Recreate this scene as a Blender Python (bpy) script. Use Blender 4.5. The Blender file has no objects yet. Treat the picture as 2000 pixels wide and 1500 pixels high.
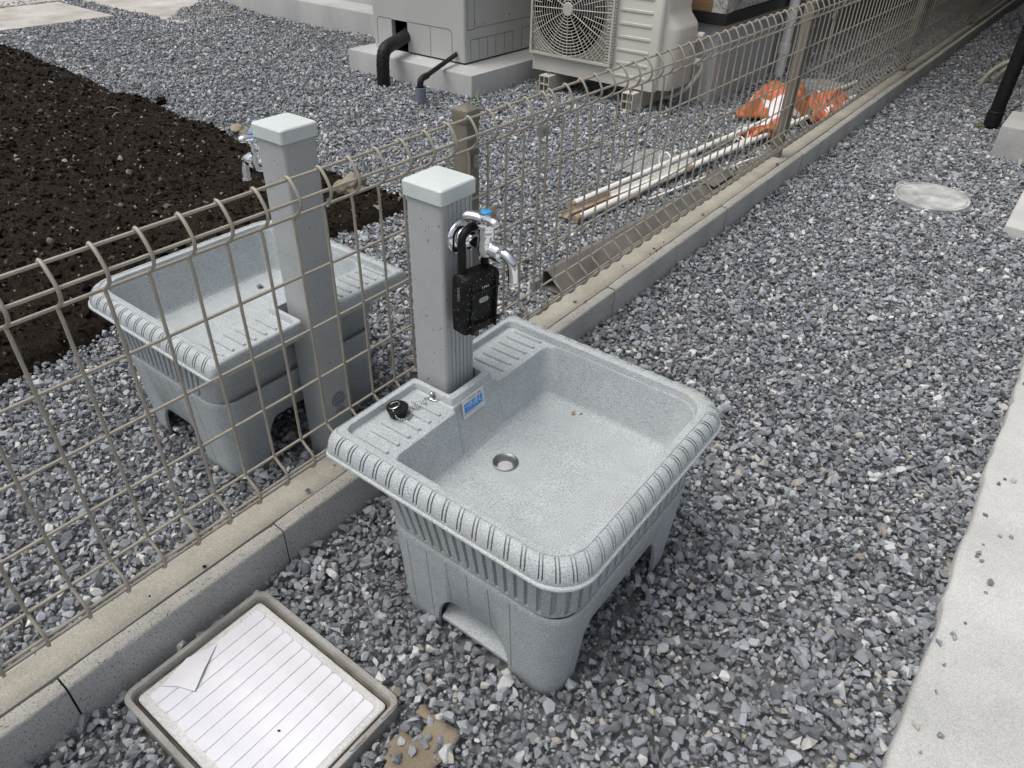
import bpy, bmesh, math, random
import numpy as np
from mathutils import Vector, Matrix, Euler

random.seed(7)
rng = np.random.default_rng(11)
S = bpy.context.scene
C = S.collection
R = math.radians

# ------------------------------------------------------------------ camera
CAM = np.array([0.9012, -1.3074, 1.0696])
FPX = 1421.8
def _rot(yaw, pitch, roll):
    cy, sy, cp, sp = math.cos(yaw), math.sin(yaw), math.cos(pitch), math.sin(pitch)
    f = np.array([-sy*cp, cy*cp, -sp]); r = np.array([cy, sy, 0.0]); u = np.cross(r, f)
    c, s = math.cos(roll), math.sin(roll)
    return np.array([c*r + s*u, -(-s*r + c*u), f])
MC = _rot(0.63155, 0.628967, 0.0317743)
cam = bpy.data.cameras.new('camera')
cam.sensor_width = 36.0
cam.lens = FPX/2000*36.0
cam.clip_start = 0.05
cam.clip_end = 500
cam_o = bpy.data.objects.new('camera', cam)
C.objects.link(cam_o)
cam_o.matrix_world = Matrix(((MC[0][0], -MC[1][0], -MC[2][0], CAM[0]),
                             (MC[0][1], -MC[1][1], -MC[2][1], CAM[1]),
                             (MC[0][2], -MC[1][2], -MC[2][2], CAM[2]), (0, 0, 0, 1)))
S.camera = cam_o

# ------------------------------------------------------------------ sky, sun, exposure
SUN_EL, SUN_AZ = R(70), R(215)          # azimuth clockwise from +y
w = bpy.data.worlds.new('World'); S.world = w
w.use_nodes = True
nt = w.node_tree; nt.nodes.clear()
sky = nt.nodes.new('ShaderNodeTexSky'); sky.sky_type = 'NISHITA'
sky.sun_disc = False
sky.sun_elevation = SUN_EL; sky.sun_rotation = SUN_AZ
sky.air_density = 1.0; sky.dust_density = 6.0; sky.ozone_density = 1.0
bg = nt.nodes.new('ShaderNodeBackground'); bg.inputs['Strength'].default_value = 0.115
wo = nt.nodes.new('ShaderNodeOutputWorld')
hs = nt.nodes.new('ShaderNodeHueSaturation'); hs.inputs['Saturation'].default_value = .50
nt.links.new(sky.outputs[0], hs.inputs['Color']); nt.links.new(hs.outputs[0], bg.inputs[0]); nt.links.new(bg.outputs[0], wo.inputs[0])
sl = bpy.data.lights.new('sun', 'SUN'); sl.energy = 1.15; sl.angle = R(45); sl.color = (1.0, 0.96, 0.9)
so = bpy.data.objects.new('sun', sl); C.objects.link(so)
sdir = Vector((math.sin(SUN_AZ)*math.cos(SUN_EL), math.cos(SUN_AZ)*math.cos(SUN_EL), math.sin(SUN_EL)))
so.rotation_euler = sdir.to_track_quat('Z', 'Y').to_euler()
S.view_settings.view_transform = 'Standard'
S.view_settings.look = 'None'
S.view_settings.exposure = 0.38
S.view_settings.gamma = 1.0
S.view_settings.use_curve_mapping = False
S.cycles.max_bounces = 6
S.cycles.diffuse_bounces = 3

# ------------------------------------------------------------------ materials
class NT:
    def __init__(s, name):
        s.m = bpy.data.materials.new(name); s.m.use_nodes = True
        s.t = s.m.node_tree; s.b = s.t.nodes['Principled BSDF']
    def n(s, t, **k):
        x = s.t.nodes.new(t)
        for a, v in k.items(): setattr(x, a, v)
        return x
    def l(s, a, b): s.t.links.new(a, b)
    def coord(s):
        if not hasattr(s, '_c'): s._c = s.n('ShaderNodeTexCoord').outputs['Object']
        return s._c
    def noise(s, scale, detail=3, rough=.55, vec=None):
        x = s.n('ShaderNodeTexNoise'); x.inputs['Scale'].default_value = scale
        x.inputs['Detail'].default_value = detail; x.inputs['Roughness'].default_value = rough
        s.l(vec if vec else s.coord(), x.inputs['Vector']); return x.outputs['Fac']
    def ramp(s, fac, stops, interp='LINEAR'):
        x = s.n('ShaderNodeValToRGB'); x.color_ramp.interpolation = interp
        e = x.color_ramp.elements
        while len(e) < len(stops): e.new(0.5)
        for i, (p, c) in enumerate(stops):
            e[i].position = p
            e[i].color = (c[0], c[1], c[2], 1) if hasattr(c, '__len__') else (c, c, c, 1)
        s.l(fac, x.inputs[0]); return x.outputs[0]
    def mix(s, fac, a, b, mode='MIX'):
        x = s.n('ShaderNodeMix', data_type='RGBA', blend_type=mode)
        for sock, v in ((x.inputs[0], fac), (x.inputs[6], a), (x.inputs[7], b)):
            if hasattr(v, 'is_linked') or isinstance(v, bpy.types.NodeSocket): s.l(v, sock)
            elif isinstance(v, (int, float)): sock.default_value = v
            else: sock.default_value = (v[0], v[1], v[2], 1)
        return x.outputs[2]
    def bump(s, h, strength, dist):
        x = s.n('ShaderNodeBump'); x.inputs['Strength'].default_value = strength
        x.inputs['Distance'].default_value = dist
        s.l(h, x.inputs['Height'])
        if s.b.inputs['Normal'].is_linked:
            s.l(s.b.inputs['Normal'].links[0].from_socket, x.inputs['Normal'])
        s.l(x.outputs[0], s.b.inputs['Normal'])
    def set(s, col=None, rough=.6, metal=0.0, spec=.5):
        if col is not None:
            if isinstance(col, bpy.types.NodeSocket): s.l(col, s.b.inputs['Base Color'])
            else: s.b.inputs['Base Color'].default_value = (col[0], col[1], col[2], 1)
        if isinstance(rough, bpy.types.NodeSocket): s.l(rough, s.b.inputs['Roughness'])
        else: s.b.inputs['Roughness'].default_value = rough
        s.b.inputs['Metallic'].default_value = metal
        s.b.inputs['Specular IOR Level'].default_value = spec
        return s.m

M = {}
def mat_stone(name, dark, mid, light, warm):
    x = NT(name)
    oi = x.n('ShaderNodeObjectInfo')
    c = x.ramp(oi.outputs['Random'], [(0, dark), (.30, mid), (.62, [v*1.4 for v in mid]), (.84, [v*1.9 for v in mid]), (.950, light), (.975, warm), (.990, [v*1.4 for v in warm]), (1, mid)])
    n1 = x.noise(140, 4, .65)
    c = x.mix(1.0, c, x.ramp(n1, [(.25, .6), (.5, 1.0), (.75, 1.5)]), 'MULTIPLY')
    veins = x.ramp(x.noise(55, 2, .5), [(.495, 0), (.50, .35), (.515, 0)])
    c = x.mix(veins, c, (.62, .62, .62))
    x.set(c, .85, 0, .3); x.bump(n1, .5, .002)
    return x.m
M['stone'] = mat_stone('crushed_limestone', (.125, .134, .147), (.185, .199, .216), (.60, .605, .59), (.315, .29, .25))
def mat_ground():
    x = NT('gravel_bed')
    n = x.noise(260, 4, .7); v = x.n('ShaderNodeTexVoronoi'); v.inputs['Scale'].default_value = 70
    x.l(x.coord(), v.inputs['Vector'])
    c = x.ramp(v.outputs['Color'], [(0, (.10, .105, .112)), (.5, (.19, .198, .206)), (1, (.34, .35, .355))])
    x.set(c, .95, 0, .2); x.bump(n, .6, .004); return x.m
M['ground'] = mat_ground()
def mat_soil():
    x = NT('dark_soil')
    n = x.noise(60, 6, .7); n2 = x.noise(2.2, 3)
    c = x.ramp(n, [(.3, (.007, .0055, .0042)), (.55, (.0175, .0135, .0100)), (.8, (.042, .033, .025))])
    c = x.mix(1.0, c, x.ramp(n2, [(.35, (.8, .78, .75)), (.7, (1.35, 1.25, 1.15))]), 'MULTIPLY')
    sp = x.ramp(x.noise(420, 2, .5), [(.70, 0), (.73, 1)])
    c = x.mix(sp, c, (.3, .28, .24))
    x.set(c, .95, 0, .15); x.bump(n, .9, .01); return x.m
M['soil'] = mat_soil()
def mat_clod():
    x = NT('soil_clod')
    oi = x.n('ShaderNodeObjectInfo')
    c = x.ramp(oi.outputs['Random'], [(0, (.008, .0062, .0048)), (.5, (.016, .0125, .0095)), (.86, (.034, .027, .021)), (.93, (.13, .10, .075)), (.97, (.22, .20, .17)), (1, (.5, .48, .44))])
    n = x.noise(150, 4, .6)
    x.set(c, .95, 0, .15); x.bump(n, .8, .003); return x.m
M['clod'] = mat_clod()
def mat_sink():
    x = NT('speckled_grey_plastic')
    n = x.noise(620, 2, .6)
    c = x.ramp(n, [(.30, (.12, .15, .18)), (.42, (.335, .370, .390)), (.55, (.405, .440, .452)), (.66, (.56, .59, .595))])
    st = x.noise(9, 4, .6)
    stain = x.ramp(st, [(.57, 0), (.76, .42)])
    c = x.mix(stain, c, (.35, .325, .25))
    drip = x.noise(34, 3, .5)
    c = x.mix(x.ramp(drip, [(.66, 0), (.72, .22)]), c, (.55, .57, .56))
    wear = x.noise(28, 5, .6)
    c = x.mix(1.0, c, x.ramp(wear, [(.3, .92), (.7, 1.05)]), 'MULTIPLY')
    x.set(c, .52, 0, .4); x.bump(n, .25, .0008); return x.m
M['sink'] = mat_sink()
def mat_sink_floor_dirt():
    x = NT('dried_mud')
    n = x.noise(160, 4, .6)
    x.set(x.ramp(n, [(.3, (.20, .15, .09)), (.7, (.34, .29, .2))]), .9, 0, .2); return x.m
M['mud'] = mat_sink_floor_dirt()
def mat_column():
    x = NT('grey_speckled_resin')
    mp = x.n('ShaderNodeMapping'); mp.inputs['Scale'].default_value = (1, 1, .55); x.l(x.coord(), mp.inputs[0])
    n = x.noise(260, 1, .4, mp.outputs[0])
    sp = x.ramp(n, [(.24, 1), (.275, 0)])
    big = x.noise(16, 4, .6)
    c = x.ramp(big, [(.3, (.355, .375, .38)), (.7, (.405, .422, .424))])
    c = x.mix(sp, c, (.07, .07, .075))
    pale = x.ramp(x.noise(190, 1, .4), [(.74, 0), (.78, .5)])
    c = x.mix(pale, c, (.55, .56, .56))
    x.set(c, .45, 0, .4); x.bump(big, .05, .002); return x.m
M['column'] = mat_column()
def mat_cap():
    x = NT('pale_speckled_resin')
    n = x.noise(330, 2, .5)
    sp = x.ramp(n, [(.27, 1), (.33, 0)])
    c = x.ramp(x.noise(22, 4, .6), [(.3, (.52, .575, .57)), (.7, (.58, .625, .615))])
    c = x.mix(sp, c, (.30, .33, .33))
    x.set(c, .5, 0, .4); return x.m
M['cap'] = mat_cap()
def mat_paint(name, col, rough=.45, var=.12, scale=25, bumps=0.0):
    x = NT(name)
    n = x.noise(scale, 4, .6)
    c = x.ramp(n, [(.3, [v*(1-var) for v in col]), (.7, [v*(1+var) for v in col])])
    x.set(c, rough, 0, .45)
    if bumps: x.bump(x.noise(scale*12, 3, .6), bumps, .001)
    return x.m
M['groove'] = mat_paint('groove_shade_plastic', (.215, .24, .248), .7, .15, 60)  # darker sink tone: the shade of the rim grooves put into the colour
M['wire'] = mat_paint('beige_coated_wire', (.325, .30, .248), .42)
M['post'] = mat_paint('taupe_coated_post', (.150, .138, .112), .45, .06)
M['steel_dull'] = mat_paint('galvanised_clip', (.24, .235, .215), .35, .15)
def mat_metal(name, col, rough):
    x = NT(name); n = x.noise(90, 3)
    x.set(col, x.ramp(n, [(.3, rough*.8), (.7, rough*1.25)]), 1.0); return x.m
M['chrome'] = mat_metal('chrome', (.78, .79, .81), .07)
M['steel'] = mat_metal('brushed_steel', (.50, .50, .50), .28)
M['drain_steel'] = mat_metal('dull_drain_steel', (.27, .27, .27), .42)
M['blue'] = mat_paint('blue_plastic', (.03, .28, .55), .3, .05)
def mat_black(name, base=.012, scuff=.0):
    x = NT(name)
    n = x.noise(70, 5, .7)
    c = x.ramp(n, [(.45, (base, base, base*1.1)), (.8, (base*3, base*3, base*3.2))])
    if scuff:
        s = x.ramp(x.noise(230, 4, .75), [(.60, 0), (.68, scuff)])
        c = x.mix(s, c, (.33, .34, .36))
    x.set(c, .5, 0, .22); x.bump(n, .2, .001); return x.m
M['rubber'] = mat_black('black_rubber', .006)
M['scuffed'] = mat_black('scuffed_black_rubber', .0045, .75)
M['void'] = NT('dark_cavity').set((.004, .004, .004), .95, 0, 0)
def mat_conc(name, a, b, scale=7, pores=.0, bump=.3, streak=False):
    x = NT(name)
    vec = None
    if streak:
        mp = x.n('ShaderNodeMapping'); mp.inputs['Scale'].default_value = (1, 1, .25); x.l(x.coord(), mp.inputs[0]); vec = mp.outputs[0]
    n = x.noise(scale, 6, .65, vec)
    c = x.ramp(n, [(.28, a), (.72, b)])
    f = x.noise(380, 3, .6)
    c = x.mix(1.0, c, x.ramp(f, [(.3, .8), (.7, 1.2)]), 'MULTIPLY')
    if pores:
        p = x.ramp(x.noise(300, 2, .5), [(.33, pores), (.40, 0)])
        c = x.mix(p, c, [v*.3 for v in a])
    x.set(c, .9, 0, .25); x.bump(f, bump, .0015); return x.m
M['block'] = mat_conc('grey_concrete_block', (.30, .303, .298), (.41, .412, .40), 6, .8, .6)
M['block_top'] = mat_conc('lit_block_edge', (.36, .35, .31), (.50, .485, .44), 8, .85, .6)  # lighter tan block tone: light on the top strip put into the colour
M['mortar'] = mat_conc('tan_mortar', (.275, .26, .218), (.40, .38, .33), 9, .25, .4)
M['slab'] = mat_conc('pale_concrete', (.33, .34, .34), (.47, .475, .465), 4, .0, .25, True)
M['path'] = mat_conc('bright_concrete', (.36, .37, .36), (.54, .545, .535), 3, .0, .2)
M['foundation'] = mat_conc('smooth_foundation', (.40, .41, .415), (.48, .49, .495), 2.5, .0, .12, True)
M['pad'] = mat_conc('blotchy_concrete', (.30, .28, .25), (.55, .54, .51), 3.2, .0, .2)
M['grey_step'] = mat_conc('grey_step_concrete', (.30, .30, .29), (.40, .40, .39), 5, .0, .2)
M['appliance'] = mat_paint('pale_grey_enamel', (.46, .47, .45), .4, .03, 6)
M['ac'] = mat_paint('ivory_enamel', (.56, .55, .50), .4, .03, 6)
M['ac_grille'] = mat_paint('ivory_grille_plastic', (.50, .485, .43), .45, .05, 9)
M['pvc_foot'] = mat_paint('cream_resin', (.52, .50, .45), .5, .08, 20)
M['pvc_grey'] = mat_paint('blue_grey_pvc', (.16, .18, .22), .45, .08, 20)
M['pvc_white'] = mat_paint('offwhite_pvc', (.74, .75, .75), .4, .05, 9)
M['pipe_black'] = mat_black('black_pipe', .011)
M['hose'] = mat_paint('beige_pipe_cover', (.42, .39, .32), .5, .1, 15)
def mat_pole(name):
    x = NT(name)
    n = x.noise(14, 4, .6); f = x.noise(150, 3, .6)
    c = x.mix(x.ramp(n, [(.62, 0), (.75, .55)]), (.74, .73, .70), (.46, .36, .24))
    c = x.mix(x.ramp(f, [(.6, 0), (.7, .25)]), c, (.5, .45, .38))
    x.set(c, .4, 0, .4); return x.m
M['pole'] = mat_pole('white_painted_pole')
M['rust'] = mat_conc('rusty_steel', (.20, .12, .06), (.46, .40, .32), 30, .0, .5)
M['gutter'] = mat_paint('grey_brown_gutter', (.135, .128, .118), .5, .3, 10)
def mat_cloth():
    x = NT('orange_and_white_banner')
    n = x.noise(7.5, 2, .4)
    n2 = x.noise(9, 2, .4)
    c = x.ramp(n2, [(.40, (.36, .14, .045)), (.49, (.40, .155, .05)), (.51, (.60, .19, .105)), (.62, (.56, .165, .085)), (.64, (.34, .125, .04))])
    c = x.mix(x.ramp(n, [(.60, 0), (.615, 1)]), c, (.78, .74, .74))
    x.set(c, .75, 0, .25); x.b.inputs['Subsurface Weight'].default_value = .0; return x.m
M['cloth'] = mat_cloth()
def mat_film():
    x = NT('white_protective_film')
    n = x.noise(13, 5, .65); v = x.noise(3.5, 3)
    c = x.ramp(n, [(.3, (.60, .61, .655)), (.7, (.72, .725, .765))])
    d = x.ramp(v, [(.58, 0), (.8, .35)])
    c = x.mix(d, c, (.5, .48, .44))
    x.set(c, .42, 0, .45); x.bump(x.noise(40, 4, .6), .12, .003); return x.m
M['film'] = mat_film()
M['lid'] = mat_conc('dirty_pale_plastic', (.46, .455, .445), (.62, .62, .63), 8, .0, .15)
M['frame'] = mat_conc('grimy_clear_plastic', (.19, .185, .17), (.38, .375, .355), 12, .0, .3)
M['frame'].node_tree.nodes['Principled BSDF'].inputs['Roughness'].default_value = .5
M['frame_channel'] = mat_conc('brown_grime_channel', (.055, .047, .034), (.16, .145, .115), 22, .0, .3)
M['kraft'] = mat_conc('brown_kraft_paper', (.17, .14, .10), (.27, .23, .17), 10, .0, .2)
M['manhole'] = mat_conc('hazy_grey_plastic_lid', (.20, .215, .21), (.56, .58, .57), 13, .0, .2)
M['rock'] = mat_conc('brown_rock', (.16, .135, .10), (.36, .32, .26), 22, .3, .9)
M['white'] = NT('white_label').set((.62, .64, .63), .4)
M['white_print'] = NT('white_print').set((.72, .76, .80), .4)
M['blue_print'] = NT('blue_print').set((.02, .24, .68), .4)
M['pale_blue_print'] = NT('pale_blue_print').set((.20, .42, .62), .4)
M['ink'] = NT('black_print').set((.015, .015, .017), .5)
M['ink_grey'] = NT('grey_print').set((.16, .17, .17), .5)
M['foil'] = NT('silver_blue_foil').set((.27, .30, .34), .35, .3)
M['navy'] = NT('navy_print').set((.02, .055, .22), .45)
M['weed'] = mat_paint('fresh_green_leaf', (.10, .17, .035), .5, .3, 60)
M['straw'] = mat_paint('dry_straw', (.38, .33, .22), .7, .2, 60)
def mat_siding_stone():
    x = NT('pale_stone_siding'); n = x.noise(38, 4, .6)
    c = x.ramp(n, [(.4, (.20, .20, .19)), (.5, (.40, .40, .38)), (.65, (.46, .455, .43))])
    x.set(c, .8); x.bump(n, .5, .004); return x.m
M['siding'] = mat_siding_stone()
def mat_wood():
    x = NT('brown_woodgrain_siding')
    mp = x.n('ShaderNodeMapping'); mp.inputs['Scale'].default_value = (4, 4, 60); x.l(x.coord(), mp.inputs[0])
    n = x.noise(3, 5, .6, mp.outputs[0])
    x.set(x.ramp(n, [(.3, (.12, .075, .04)), (.7, (.26, .17, .09))]), .65); x.bump(n, .3, .002); return x.m
M['wood'] = mat_wood()
M['flash'] = NT('black_flashing').set((.012, .013, .015), .4)
M['wall'] = mat_paint('grey_house_cladding', (.30, .30, .30), .8, .08, 4)

# ------------------------------------------------------------------ mesh builder
class MB:
    def __init__(s): s.v = []; s.f = []; s.mi = []
    def add(s, vs, fs, mi=0):
        o = len(s.v); s.v += [tuple(map(float, p)) for p in vs]
        s.f += [tuple(i+o for i in f) for f in fs]; s.mi += [mi]*len(fs); return s
    def box(s, x0, x1, y0, y1, z0, z1, mi=0, mtx=None):
        vs = [(x0,y0,z0),(x1,y0,z0),(x1,y1,z0),(x0,y1,z0),(x0,y0,z1),(x1,y0,z1),(x1,y1,z1),(x0,y1,z1)]
        if mtx: vs = [mtx @ Vector(p) for p in vs]
        return s.add(vs, [(0,3,2,1),(4,5,6,7),(0,1,5,4),(1,2,6,5),(2,3,7,6),(3,0,4,7)], mi)
    def rbox(s, x0, x1, y0, y1, z0, z1, r=.004, seg=3, mi=0, top=None):
        """box with rounded vertical edges and a small chamfered top"""
        c = top if top is not None else r*.6
        def ring(ins, z):
            out = []
            rr = max(r-ins, .0004)
            for (cx, cy, a0) in ((x1-r,y1-r,0),(x0+r,y1-r,90),(x0+r,y0+r,180),(x1-r,y0+r,270)):
                for k in range(seg+1):
                    a = R(a0+90*k/seg); out.append((cx+rr*math.cos(a), cy+rr*math.sin(a), z))
            return out
        return s.loft([ring(0, z0), ring(0, z1-c), ring(c*.3, z1-c*.3), ring(c, z1)], True, True, mi)
    def loft(s, rings, cap0=False, cap1=False, mi=0, closed=True):
        n = len(rings[0]); vs = [p for r in rings for p in r]; fs = []
        for i in range(len(rings)-1):
            for k in range(n if closed else n-1):
                a = i*n+k; b = i*n+(k+1) % n
                fs.append((a, b, b+n, a+n))
        if cap0: fs.append(tuple(reversed(range(n))))
        if cap1: fs.append(tuple(range((len(rings)-1)*n, len(rings)*n)))
        return s.add(vs, fs, mi)
    def tube(s, pts, r, n=8, caps=True, mi=0, closed=False):
        P = [Vector(p) for p in pts]; m = len(P)
        rad = r if hasattr(r, '__len__') else [r]*m
        T = []
        for i in range(m):
            if closed: t = P[(i+1) % m]-P[i-1]
            else: t = P[min(i+1, m-1)]-P[max(i-1, 0)]
            T.append(t.normalized())
        up = Vector((0, 0, 1)) if abs(T[0].z) < .9 else Vector((1, 0, 0))
        N = (up - T[0]*up.dot(T[0])).normalized(); rings = []
        for i in range(m):
            N = (N - T[i]*N.dot(T[i])).normalized(); B = T[i].cross(N)
            rings.append([P[i]+(N*math.cos(2*math.pi*k/n)+B*math.sin(2*math.pi*k/n))*rad[i] for k in range(n)])
        if closed: return s.loft(rings+[rings[0]], False, False, mi)
        return s.loft(rings, caps, caps, mi)
    def lathe(s, prof, n=24, org=(0,0,0), axis='z', mi=0, cap0=False, cap1=False):
        rings = []
        for r, h in prof:
            ring = []
            for k in range(n):
                a = 2*math.pi*k/n; c, q = r*math.cos(a), r*math.sin(a)
                p = {'z': (c, q, h), 'x': (h, c, q), 'y': (q, h, c)}[axis]
                ring.append((p[0]+org[0], p[1]+org[1], p[2]+org[2]))
            rings.append(ring)
        return s.loft(rings, cap0, cap1, mi)
    def build(s, name, mats, parent=None, sharp=35, smooth=True):
        me = bpy.data.meshes.new(name); me.from_pydata(s.v, [], s.f)
        mats = mats if isinstance(mats, (list, tuple)) else [mats]
        for m in mats: me.materials.append(M[m] if isinstance(m, str) else m)
        if len(mats) > 1: me.polygons.foreach_set('material_index', s.mi)
        bm = bmesh.new(); bm.from_mesh(me)
        bmesh.ops.remove_doubles(bm, verts=bm.verts, dist=1e-6)
        bmesh.ops.recalc_face_normals(bm, faces=bm.faces); bm.to_mesh(me); bm.free()
        if smooth:
            me.polygons.foreach_set('use_smooth', [True]*len(me.polygons))
            me.set_sharp_from_angle(angle=R(sharp))
        me.update()
        o = bpy.data.objects.new(name, me); C.objects.link(o)
        if parent: o.parent = parent
        return o

def catmull(P, k=4):
    P = [Vector(p) for p in P]; out = []
    for i in range(len(P)-1):
        a, b, c, d = P[max(i-1,0)], P[i], P[i+1], P[min(i+2, len(P)-1)]
        for j in range(k):
            t = j/k
            out.append(.5*((2*b)+(c-a)*t+(2*a-5*b+4*c-d)*t*t+(3*b-a-3*c+d)*t**3))
    out.append(P[-1]); return out
def tag(o, label=None, cat=None, group=None, kind=None):
    if label: o['label'] = label
    if cat: o['category'] = cat
    if group: o['group'] = group
    if kind: o['kind'] = kind
    return o
def thing(name, label, cat, loc=(0,0,0), rz=0, group=None):
    o = bpy.data.objects.new(name, None); C.objects.link(o)
    o.empty_display_size = .1
    o.location = loc; o.rotation_euler = (0, 0, rz)
    return tag(o, label, cat, group)
def link_copy(o, parent, loc=None):
    c = o.copy(); C.objects.link(c); c.parent = parent
    if loc is not None: c.location = loc
    return c
def copy_tree(o, parent=None, skip=()):
    c = o.copy(); C.objects.link(c); c.parent = parent
    for ch in list(o.children):
        if ch.name.split('.')[0] not in skip: copy_tree(ch, c, skip)
    return c
_fonts = None
def text(body, size, mat, parent, loc, rot, name='lettering', ext=.0, wide=1.0, shear=0.0):
    cu = bpy.data.curves.new('t', 'FONT'); cu.body = body; cu.size = size; cu.align_x = 'CENTER'; cu.align_y = 'CENTER'
    cu.extrude = ext; cu.shear = shear; cu.resolution_u = 2
    tmp = bpy.data.objects.new('t', cu); C.objects.link(tmp)
    dg = bpy.context.evaluated_depsgraph_get(); dg.update()
    me = bpy.data.meshes.new_from_object(tmp.evaluated_get(dg))
    C.objects.unlink(tmp); bpy.data.objects.remove(tmp)
    me.name = name; me.materials.clear(); me.materials.append(M[mat])
    o = bpy.data.objects.new(name, me); C.objects.link(o); o.parent = parent
    o.location = loc; o.rotation_euler = rot; o.scale = (wide, 1, 1)
    return o

# ------------------------------------------------------------------ numpy noise
def vnoise(x, y, f, seed=0):
    x = np.asarray(x)*f; y = np.asarray(y)*f
    xi = np.floor(x).astype(np.int64); yi = np.floor(y).astype(np.int64); fx = x-xi; fy = y-yi
    fx = fx*fx*(3-2*fx); fy = fy*fy*(3-2*fy)
    def h(a, b):
        n = (a*374761393 + b*668265263 + seed*974711) & 0x7fffffff
        n = ((n ^ (n >> 13))*1274126177) & 0x7fffffff
        return ((n ^ (n >> 16)) & 0xffff)/65535.0
    return (h(xi,yi)*(1-fx)+h(xi+1,yi)*fx)*(1-fy)+(h(xi,yi+1)*(1-fx)+h(xi+1,yi+1)*fx)*fy
def project(P):
    c = (np.asarray(P)-CAM) @ MC.T
    return 1000+FPX*c[:, 0]/c[:, 2], 750+FPX*c[:, 1]/c[:, 2], c[:, 2]

# ------------------------------------------------------------------ ground
g = MB().add([(-40,-40,-.03),(40,-40,-.03),(40,40,-.03),(-40,40,-.03)], [(0,1,2,3)]).build('ground', 'ground', smooth=False)
tag(g, kind='structure', label='grey gravel ground sheet under the loose stones')

def soil_inside(x, y, m=0.0):
    n = (vnoise(x, y, 5, 3)-.5)*.10 + (vnoise(x, y, 22, 4)-.5)*.035
    top = .56 + .13*np.clip((-x-2.4)/1.6, 0, 1)
    corner = np.where((x > -1.25), top-.02, top)
    return (x < -.935+n-m) & (y < corner+n-m) & (x > -5.6) & (y > -2.2)
def soil_height(x, y):
    return .022+.03*vnoise(x, y, 1.6, 1)+.022*vnoise(x, y, 6, 2)+.018*vnoise(x, y, 19, 5)+.015*vnoise(x, y, 40, 6)+.010*vnoise(x, y, 90, 8)
xs = np.concatenate([np.arange(-5.6, -3.2, .022), np.arange(-3.2, -.84, .0115)]); ys = np.arange(-1.6, .80, .0115)
X, Y = np.meshgrid(xs, ys); Z = soil_height(X, Y)
ins = soil_inside(X, Y)
edge = np.zeros_like(Z)
for dx, dy in ((.03,0),(-.03,0),(0,.03),(0,-.03),(.06,0),(0,.06)): edge += soil_inside(X+dx, Y+dy)
edge = np.zeros_like(Z); cnt = 0
for rr_ in (.02, .045, .08, .12):
    for ka in range(8):
        edge += soil_inside(X+rr_*math.cos(ka*.785), Y+rr_*math.sin(ka*.785)); cnt += 1
Z = np.where(ins, -.006+(Z+.006)*np.clip(.12+.9*(edge/cnt-.45)/.55, .12, 1), -.02)
nx, ny = len(xs), len(ys)
idx = np.arange(nx*ny).reshape(ny, nx)
keep = (ins[:-1,:-1] | ins[1:,:-1] | ins[:-1,1:] | ins[1:,1:])
q = np.stack([idx[:-1,:-1], idx[:-1,1:], idx[1:,1:], idx[1:,:-1]], -1)[keep]
me = bpy.data.meshes.new('soil')
me.from_pydata(np.stack([X.ravel(), Y.ravel(), Z.ravel()], 1).tolist(), [], q.tolist())
me.materials.append(M['soil']); me.polygons.foreach_set('use_smooth', [True]*len(me.polygons)); me.update()
soil = bpy.data.objects.new('soil', me); C.objects.link(soil)
tag(soil, 'dark brown bare soil of the planting bed', kind='structure')

# ------------------------------------------------------------------ loose stones
def stone_mesh(name, n, flat, mat, seed, lump=False):
    r = random.Random(seed); bm = bmesh.new()
    for _ in range(n):
        v = Vector((r.gauss(0,1), r.gauss(0,1), r.gauss(0,1))).normalized()
        k = r.uniform(.82, 1.0)
        bm.verts.new((v.x*k*.5*r.uniform(.9, 1.1), v.y*k*.5*flat[1], v.z*k*.5*flat[2]))
    res = bmesh.ops.convex_hull(bm, input=bm.verts)
    bmesh.ops.delete(bm, geom=[v for v in bm.verts if not v.link_faces], context='VERTS')
    bmesh.ops.dissolve_limit(bm, angle_limit=R(9), verts=bm.verts, edges=bm.edges)
    bmesh.ops.recalc_face_normals(bm, faces=bm.faces)
    m = bpy.data.meshes.new(name); bm.to_mesh(m); bm.free()
    m.materials.append(M[mat])
    if lump:
        m.polygons.foreach_set('use_smooth', [True]*len(m.polygons)); m.set_sharp_from_angle(angle=R(40))
    return m
def variants(colname, count, mat, lump=False):
    col = bpy.data.collections.new(colname)
    for i in range(count):
        r = random.Random(i*31+5)
        m = stone_mesh(colname, r.randint(10, 16), (1, r.uniform(.6, .92), r.uniform(.45, .8)), mat, i*17+3, lump)
        o = bpy.data.objects.new('%s_%02d' % (colname, i), m); col.objects.link(o)
    return col
stones = variants('stone', 22, 'stone')
clods = variants('clod', 12, 'clod', True)
def scatter_group(col):
    t = bpy.data.node_groups.new('scatter_'+col.name, 'GeometryNodeTree')
    t.interface.new_socket('Geometry', in_out='INPUT', socket_type='NodeSocketGeometry')
    t.interface.new_socket('Geometry', in_out='OUTPUT', socket_type='NodeSocketGeometry')
    N = t.nodes.new; L = t.links.new
    gi, go = N('NodeGroupInput'), N('NodeGroupOutput')
    ci = N('GeometryNodeCollectionInfo'); ci.inputs['Collection'].default_value = col
    ci.inputs['Separate Children'].default_value = True; ci.inputs['Reset Children'].default_value = True
    iop = N('GeometryNodeInstanceOnPoints'); iop.inputs['Pick Instance'].default_value = True
    def attr(nm, ty):
        a = N('GeometryNodeInputNamedAttribute'); a.data_type = ty; a.inputs['Name'].default_value = nm
        return a.outputs['Attribute']
    L(gi.outputs[0], iop.inputs['Points']); L(ci.outputs[0], iop.inputs['Instance'])
    L(attr('vid', 'INT'), iop.inputs['Instance Index'])
    L(attr('rot', 'FLOAT_VECTOR'), iop.inputs['Rotation'])
    L(attr('scl', 'FLOAT_VECTOR'), iop.inputs['Scale'])
    L(iop.outputs[0], go.inputs[0]); return t
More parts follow.
